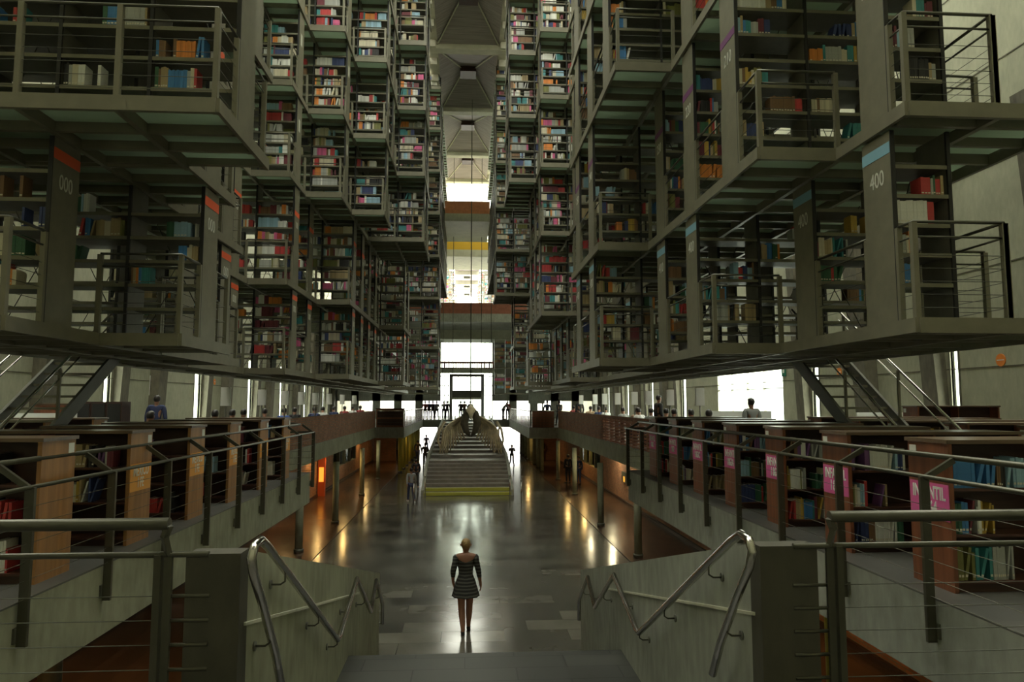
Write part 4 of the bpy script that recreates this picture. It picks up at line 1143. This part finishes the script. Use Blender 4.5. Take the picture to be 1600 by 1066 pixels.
def pose(kind):
    """joints for a 1.75 m figure, facing +Y (away from the camera)"""
    J = dict(pel=(0, 0, 0.95), wai=(0, 0, 1.08), che=(0, 0, 1.30), nec=(0, 0, 1.48), hd0=(0, 0.01, 1.545), hd1=(0, 0.02, 1.625), hd2=(0, 0.01, 1.69))
    for s, n_ in ((-1, 'l'), (1, 'r')):
        J['sh' + n_] = (s * 0.19, 0, 1.43); J['el' + n_] = (s * 0.25, -0.03, 1.13); J['wr' + n_] = (s * 0.26, 0.04, 0.90); J['ha' + n_] = (s * 0.255, 0.07, 0.80)
        J['hi' + n_] = (s * 0.10, 0, 0.90); J['kn' + n_] = (s * 0.11, 0.01, 0.50); J['an' + n_] = (s * 0.11, -0.01, 0.09); J['to' + n_] = (s * 0.13, 0.14, 0.03)
    if kind == 'walk':
        J['knl'] = (-0.10, 0.16, 0.52); J['anl'] = (-0.10, 0.22, 0.10); J['tol'] = (-0.11, 0.36, 0.04)
        J['knr'] = (0.10, -0.06, 0.50); J['anr'] = (0.10, -0.34, 0.16); J['tor'] = (0.11, -0.26, 0.04)
        J['ell'] = (-0.25, -0.14, 1.15); J['wrl'] = (-0.25, -0.20, 0.92); J['hal'] = (-0.24, -0.19, 0.82)
        J['elr'] = (0.25, 0.08, 1.14); J['wrr'] = (0.25, 0.22, 0.94); J['har'] = (0.24, 0.27, 0.86)
    if kind == 'lean':
        for n_ in ('che', 'nec', 'hd0', 'hd1', 'hd2', 'shl', 'shr'):
            x, y, z = J[n_]; f = (z - 0.95); J[n_] = (x, y + f * 0.55, 0.95 + f * 0.8)
        for n_, s in (('l', -1), ('r', 1)): J['el' + n_] = (s * 0.22, 0.5, 1.12); J['wr' + n_] = (s * 0.1, 0.62, 1.14); J['ha' + n_] = (s * 0.03, 0.66, 1.14)
    if kind == 'arms':
        J['elr'] = (0.27, 0.12, 1.2); J['wrr'] = (0.12, 0.28, 1.32); J['har'] = (0.06, 0.33, 1.38)
        J['ell'] = (-0.27, 0.12, 1.2); J['wrl'] = (-0.10, 0.26, 1.28); J['hal'] = (-0.05, 0.32, 1.33)
        J['anl'] = (-0.16, 0, 0.09); J['anr'] = (0.18, 0, 0.09); J['tol'] = (-0.2, 0.13, 0.03); J['tor'] = (0.24, 0.12, 0.03)
    if kind == 'sit':
        for n_ in ('pel', 'wai', 'che', 'nec', 'hd0', 'hd1', 'hd2', 'shl', 'shr'):
            x, y, z = J[n_]; J[n_] = (x, y + (z - 0.95) * 0.22, z - 0.43)
        for n_, s in (('l', -1), ('r', 1)):
            J['hi' + n_] = (s * 0.10, 0.0, 0.50); J['kn' + n_] = (s * 0.12, 0.42, 0.50); J['an' + n_] = (s * 0.12, 0.42, 0.09); J['to' + n_] = (s * 0.12, 0.56, 0.03)
            J['el' + n_] = (s * 0.25, 0.15, 0.74); J['wr' + n_] = (s * 0.15, 0.38, 0.78); J['ha' + n_] = (s * 0.1, 0.46, 0.79)
    return J
def chain(J, names, rads, mt, nm, extra=()):
    idx = {n_: i for i, n_ in enumerate(names)}
    return skin_mesh(nm, [J[n_] for n_ in names], [(idx[a_], idx[b_]) for a_, b_ in extra], rads, mt)
PEOPLE = {}
def person_proto(kind, top, bottom, hair, skin='skin', shoes='shoe'):
    key = (kind, top, bottom, hair, skin, shoes)
    if key in PEOPLE: return PEOPLE[key]
    J = pose(kind); d = {}
    names = ['pel', 'wai', 'che', 'nec', 'hd0', 'hd1', 'hd2', 'shl', 'ell', 'wrl', 'hal', 'shr', 'elr', 'wrr', 'har', 'hil', 'knl', 'anl', 'tol', 'hir', 'knr', 'anr', 'tor']
    rad = [0.12, 0.11, 0.13, 0.05, 0.075, 0.09, 0.05, 0.055, 0.04, 0.028, 0.03, 0.055, 0.04, 0.028, 0.03, 0.08, 0.055, 0.036, 0.03, 0.08, 0.055, 0.036, 0.03]
    E = [('pel', 'wai'), ('wai', 'che'), ('che', 'nec'), ('nec', 'hd0'), ('hd0', 'hd1'), ('hd1', 'hd2'), ('che', 'shl'), ('shl', 'ell'), ('ell', 'wrl'), ('wrl', 'hal'), ('che', 'shr'), ('shr', 'elr'), ('elr', 'wrr'), ('wrr', 'har'),
         ('pel', 'hil'), ('hil', 'knl'), ('knl', 'anl'), ('anl', 'tol'), ('pel', 'hir'), ('hir', 'knr'), ('knr', 'anr'), ('anr', 'tor')]
    d['body'] = chain(J, names, rad, M[skin], 'body', E)
    n2 = ['pel', 'wai', 'che', 'nec', 'shl', 'ell', 'wrl', 'shr', 'elr', 'wrr']
    d['shirt'] = chain(J, n2, [0.135, 0.13, 0.155, 0.062, 0.075, 0.055, 0.045, 0.075, 0.055, 0.045], M[top], 'shirt', [('pel', 'wai'), ('wai', 'che'), ('che', 'nec'), ('che', 'shl'), ('shl', 'ell'), ('ell', 'wrl'), ('che', 'shr'), ('shr', 'elr'), ('elr', 'wrr')])
    n3 = ['pel', 'hil', 'knl', 'anl', 'hir', 'knr', 'anr']
    d['trousers'] = chain(J, n3, [0.13, 0.098, 0.07, 0.055, 0.098, 0.07, 0.055], M[bottom], 'trousers', [('pel', 'hil'), ('hil', 'knl'), ('knl', 'anl'), ('pel', 'hir'), ('hir', 'knr'), ('knr', 'anr')])
    h0 = Vector(J['hd1'])
    d['hair'] = hair_mesh(h0, M[hair], 1.0)
    mb = MB()
    for n_ in 'lr':
        a_ = Vector(J['an' + n_]); b_ = Vector(J['to' + n_]); a2 = Vector((a_.x, a_.y - 0.04, b_.z + 0.01))
        mb.tube([a2, a2.lerp(b_, 0.5), b_ + Vector((0, 0.05, 0))], [0.045, 0.05, 0.035], M[shoes], 8)
    d['shoes'] = mb.mesh('shoes')
    PEOPLE[key] = d
    return d
def person(kind, x, y, z, rz, h, top, bottom, label, hair='hair_dark', skin='skin', shoes='shoe', group=None):
    d = person_proto(kind, top, bottom, hair, skin, shoes)
    t = thing('person', label, 'person', (x, y, z), (0, 0, rz), group)
    t.scale = (h / 1.75,) * 3
    for n_, me in d.items(): put(n_, me, t)
    if kind == 'sit':
        pass
    return t
def at(px, Y): return (px - 728.5) / 1100 * Y
G = [('stand', 0), ]
# ground floor
def gperson(kind, px, y, rz, h, *a_, **k_): return person(kind, at(px, y), y, GZ, rz, h, *a_, **k_)
gperson('walk', 645, 35.5, 0.3, 1.68, 'greyc', 'jeans', 'person in a pale grey top walking left of the far stairs', shoes='shoe_white')
gperson('walk', 652, 41.0, 0.2, 1.7, 'blackc', 'blackc', 'person in dark clothes just behind the grey-topped one')
gperson('walk', 654.5, 58, 0, 1.85, 'blackc', 'navy', 'person in black walking below the far left desk')
gperson('stand', 666, 55, 0, 1.8, 'blackc', 'blackc', 'person in black close against the left side of the far stairs')
gperson('stand', 667.5, 69, 0, 1.8, 'navy', 'jeans', 'distant person standing in the bright passage left of the far stairs')
gperson('arms', 799.5, 55.7, math.pi, 1.6, 'blackc', 'blackc', 'person in black with raised arms right of the far stairs')
gperson('stand', 887, 43.2, 0.4, 1.75, 'blackc', 'blackc', 'person in dark clothes beside a column on the right ground floor')
gperson('stand', 903.5, 42.5, 2.4, 1.7, 'navy', 'jeans', 'person half hidden behind a column on the right ground floor')
gperson('stand', 845, 60, 0.0, 1.85, 'blackc', 'blackc', 'dark figure among the far right columns')
# upper floor, far group
for i, (px, Y, kd, tp, lb) in enumerate([(665, 71, 'stand', 'redc', 'person in dark red on the far upper floor, leftmost of the group'), (671, 71.5, 'stand', 'navy', 'person in navy next to the dark red one on the far upper floor'), (677, 71, 'stand', 'blackc', 'person in black in the middle of the far left group'),
        (683, 71, 'walk', 'greyc', 'person in grey striding in front of the bright far left doorway'), (694, 71.5, 'stand', 'whitec', 'person in a white top before the bright far left doorway'), (699, 71, 'stand', 'blackc', 'person in black nearest the stairs in the far left doorway'),
        (720, 70.6, 'stand', 'blackc', 'person in black under the portal, left one'), (726, 70.5, 'stand', 'brownc', 'person in brown under the portal, middle one'), (735, 70.8, 'stand', 'blackc', 'person in black under the portal, right one'),
        (786, 70.7, 'lean', 'greyc', 'person in grey leaning on the far right railing'), (793, 71, 'stand', 'redc', 'person in dark red beside the leaning one')]):
    person(kd, at(px, Y), Y, 0, 0.3 if kd != 'lean' else -1.2, 1.85, tp, 'blackc', lb)
# standing on the upper floor
person('stand', at(262, 22.5), 22.5, 0, 0.1, 1.93, 'navy', 'jeans', 'person in a navy shirt standing by the left wall with the round poster')
person('stand', at(1182, 19.0), 19.0, 0, 0.2, 1.83, 'greyc', 'jeans', 'person in a grey T-shirt standing in front of the bright doorway on the right')
person('stand', at(1032, 27.0), 27.0, 0, -1.4, 2.0, 'blackc', 'jeans', 'person in a black T-shirt standing among the readers on the right')
person('stand', at(906, 44), 44, 0, 0.5, 1.95, 'blackc', 'blackc', 'person in black standing beyond the perforated brick parapet')
person('walk', at(874, 52), 52, 0, 0.5, 1.85, 'blackc', 'blackc', 'person in black walking behind the far right desk, right one')
person('stand', at(855, 53), 53, 0, 0.0, 1.85, 'navy', 'blackc', 'person in navy behind the far right desk, left one')
# seated readers with chairs
def chair(x, y, rz, label):
    t = thing('chair', label, 'chair', (x, y, 0), (0, 0, rz), 'reading chairs')
    MB().box(-0.22, 0.22, -0.2, 0.24, 0.42, 0.46, M['wood_dark']).build('seat', t); MB().box(-0.22, 0.22, -0.23, -0.2, 0.55, 0.88, M['wood_dark']).build('backrest', t)
    for dx in (-0.2, 0.2):
        for dy in (-0.2, 0.22): MB().tube([(dx, dy, 0), (dx, dy, 0.42 if dy > 0 else 0.88)], 0.014, M['steel_dark'], 6).build('leg', t)
seat = [(246, 18.3, 'blackc', 'dark-haired reader in black, leftmost of the seated ones on the left'), (345, 18.8, 'navy', 'seated reader in navy beside the first left lamp'), (370, 20.5, 'blackc', 'seated reader in black under the first left lamp'), (389, 18.6, 'bluec', 'seated reader in a bright blue top on the left'),
        (423, 20.5, 'brownc', 'seated reader in brown between the first and second left lamps'), (448, 24, 'bluec', 'seated reader in blue behind the left brick parapet'), (468, 24.5, 'blackc', 'seated reader in black behind the left brick parapet'),
        (496, 30, 'navy', 'seated reader in navy by the left parapet beyond the third lamp'), (510, 31, 'whitec', 'seated reader in white behind the left parapet'), (526, 34, 'navy', 'seated reader in navy beside the white-clad one on the left'), (541, 36, 'redc', 'seated reader in dark red on the far left'), (553, 38, 'whitec', 'seated reader in white on the far left'), (566, 41, 'redc', 'farthest seated reader in dark red on the left'),
        (997, 23.5, 'tan', 'seated reader in a tan top on the right'), (1004, 25, 'whitec', 'seated reader in white on the right'), (1022, 22.5, 'greyc', 'seated reader in grey among the readers on the right'), (1043, 23, 'blackc', 'seated reader in black on the right'), (1055, 21.5, 'navy', 'seated reader in navy on the right'), (1090, 19.5, 'redc', 'seated reader in dark red on the right'), (1113, 17.0, 'whitec', 'seated dark-haired reader in white, nearest on the right'),
        (978, 28, 'greyc', 'seated reader in grey near the third right lamp'), (950, 33, 'whitec', 'seated reader in white near the fifth right lamp'), (922, 36, 'tan', 'seated reader in tan far on the right'), (938, 34, 'navy', 'seated reader in navy far on the right'), (898, 42, 'redc', 'farthest seated reader in dark red on the right')]
for i, (px, Y, c, lb) in enumerate(seat):
    if abs(at(px, Y)) < 7.3: Y = 7.3 * 1100 / abs(px - 728.5)
    x = at(px, Y); rz = rng(-0.5, 0.5)
    person('sit', x, Y, 0, rz, 1.98, c, 'jeans', lb)
    chair(x, Y, rz, 'dark chair under the ' + lb.replace('seated ', '').split(',')[0])

# the woman in front
WY = 15.55; WH = 1.96
t = thing('person', 'woman with short blond hair and striped dress walking away down the hall', 'person', (0.01, WY, GZ)); t.scale = (WH / 1.70,) * 3
J = dict(pel=(0, 0, 0.93), wai=(0, 0, 1.06), che=(0, -0.01, 1.26), upc=(0, -0.005, 1.37), nec=(0, 0.0, 1.45), hd0=(0, 0.015, 1.515), hd1=(0, 0.02, 1.59), hd2=(0, 0.01, 1.65),
         shl=(-0.17, 0, 1.385), ell=(-0.235, -0.05, 1.12), wrl=(-0.235, 0.03, 0.92), hal=(-0.222, 0.055, 0.86), shr=(0.17, 0, 1.385), elr=(0.24, 0.02, 1.10), wrr=(0.275, 0.08, 0.87), har=(0.282, 0.09, 0.81),
         hil=(-0.085, 0, 0.86), knl=(-0.075, -0.02, 0.47), cal=(-0.065, -0.06, 0.34), anl=(-0.045, -0.16, 0.085), tol=(-0.05, -0.03, 0.03),
         hir=(0.085, 0, 0.86), knr=(0.07, 0.10, 0.48), car=(0.065, 0.11, 0.34), anr=(0.055, 0.15, 0.085), tor=(0.06, 0.28, 0.03))
names = list(J); ix = {n_: i for i, n_ in enumerate(names)}
rad = dict(pel=(0.15, 0.11), wai=(0.12, 0.09), che=(0.135, 0.10), upc=(0.12, 0.08), nec=0.048, hd0=0.07, hd1=0.088, hd2=0.055, shl=0.062, ell=0.045, wrl=0.03, hal=0.026, shr=0.062, elr=0.045, wrr=0.03, har=0.026,
           hil=0.10, knl=0.068, cal=0.068, anl=0.04, tol=0.03, hir=0.10, knr=0.068, car=0.068, anr=0.04, tor=0.03)
E_ = [('pel', 'wai'), ('wai', 'che'), ('che', 'upc'), ('upc', 'nec'), ('nec', 'hd0'), ('hd0', 'hd1'), ('hd1', 'hd2'), ('upc', 'shl'), ('shl', 'ell'), ('ell', 'wrl'), ('wrl', 'hal'), ('upc', 'shr'), ('shr', 'elr'), ('elr', 'wrr'), ('wrr', 'har'),
      ('pel', 'hil'), ('hil', 'knl'), ('knl', 'cal'), ('cal', 'anl'), ('anl', 'tol'), ('pel', 'hir'), ('hir', 'knr'), ('knr', 'car'), ('car', 'anr'), ('anr', 'tor')]
vv = [J[n_] for n_ in names]; ee = [(ix[a_], ix[b_]) for a_, b_ in E_]; rr = [rad[n_] for n_ in names]
for sd, hn in ((-1, 'hal'), (1, 'har')):
    hx, hy, hz_ = J[hn]
    for f in range(4):
        oy = -0.03 + f * 0.02; ln = (0.06, 0.07, 0.066, 0.052)[f]
        i0 = len(vv); vv += [(hx + sd * 0.004, hy + oy, hz_ - 0.025), (hx - sd * 0.004, hy + oy, hz_ - 0.025 - ln * 0.55), (hx - sd * 0.02, hy + oy, hz_ - 0.025 - ln)]; rr += [0.0085, 0.008, 0.0065]
        ee += [(ix[hn], i0), (i0, i0 + 1), (i0 + 1, i0 + 2)]
    i0 = len(vv); vv += [(hx - sd * 0.012, hy + 0.035, hz_ + 0.0), (hx - sd * 0.022, hy + 0.055, hz_ - 0.035)]; rr += [0.009, 0.0075]; ee += [(ix[hn], i0), (i0, i0 + 1)]
put('body', skin_mesh('body', vv, ee, rr, M['skin'], 2), t)
mb = MB()
for sd in (-1, 1): mb.tube([(sd * 0.083, 0.01, 1.60), (sd * 0.098, -0.005, 1.61), (sd * 0.095, 0.0, 1.57)], [0.012, 0.018, 0.008], M['skin'], 8)
mb.build('ear_pair', t)
h0 = Vector(J['hd1'])
put('hair', hair_mesh(h0, M['hair_blond'], 0.98), t)
# dress: elliptical rings
mb = MB(); i = mb.m(M['dress']); n_ = 36
rings = [(1.29, 0.158, 0.108), (1.22, 0.156, 0.112), (1.14, 0.136, 0.104), (1.06, 0.132, 0.102), (1.0, 0.155, 0.12), (0.92, 0.185, 0.145), (0.82, 0.212, 0.165), (0.72, 0.236, 0.185), (0.66, 0.25, 0.195)]
for q, (z, a_, b_) in enumerate(rings):
    for j in range(n_):
        u = 2 * math.pi * j / n_; f = 1 + (0.06 * math.sin(7 * u) * max(0, q - 3) / 5)
        dz = 0
        if q == 0: dz = 0.05 * (abs(math.cos(u))) 
        mb.v.append((a_ * f * math.cos(u), b_ * f * math.sin(u), z + dz))
for q in range(len(rings) - 1):
    for j in range(n_):
        mb.f.append((q * n_ + j, q * n_ + (j + 1) % n_, (q + 1) * n_ + (j + 1) % n_, (q + 1) * n_ + j)); mb.mi.append(i); mb.sm.append(True)
mb.build('dress', t)
for sd, e_, w_ in ((-1, 'ell', 'wrl'), (1, 'elr', 'wrr')):
    sh = Vector((sd * 0.168, 0, 1.385)); el = Vector(J[e_]); wr = Vector(J[w_])
    MB().tube([sh + Vector((sd * -0.012, 0, -0.005)), sh + Vector((sd * 0.012, 0, -0.03)), sh.lerp(el, 0.35), el, el.lerp(wr, 0.45)], [0.066, 0.068, 0.060, 0.052, 0.042], M['dress'], 14).build('sleeve', t)
mb = MB()
for l_ in 'lr':
    a_ = Vector(J['an' + l_]); b_ = Vector(J['to' + l_])
    hl = Vector((a_.x, a_.y - 0.03, 0.035))
    mb.tube([hl, hl.lerp(b_, 0.5), b_, b_ + Vector((0, 0.05, -0.005))], [0.034, 0.038, 0.04, 0.02], M['shoe'], 10)
mb.build('shoe_pair', t)
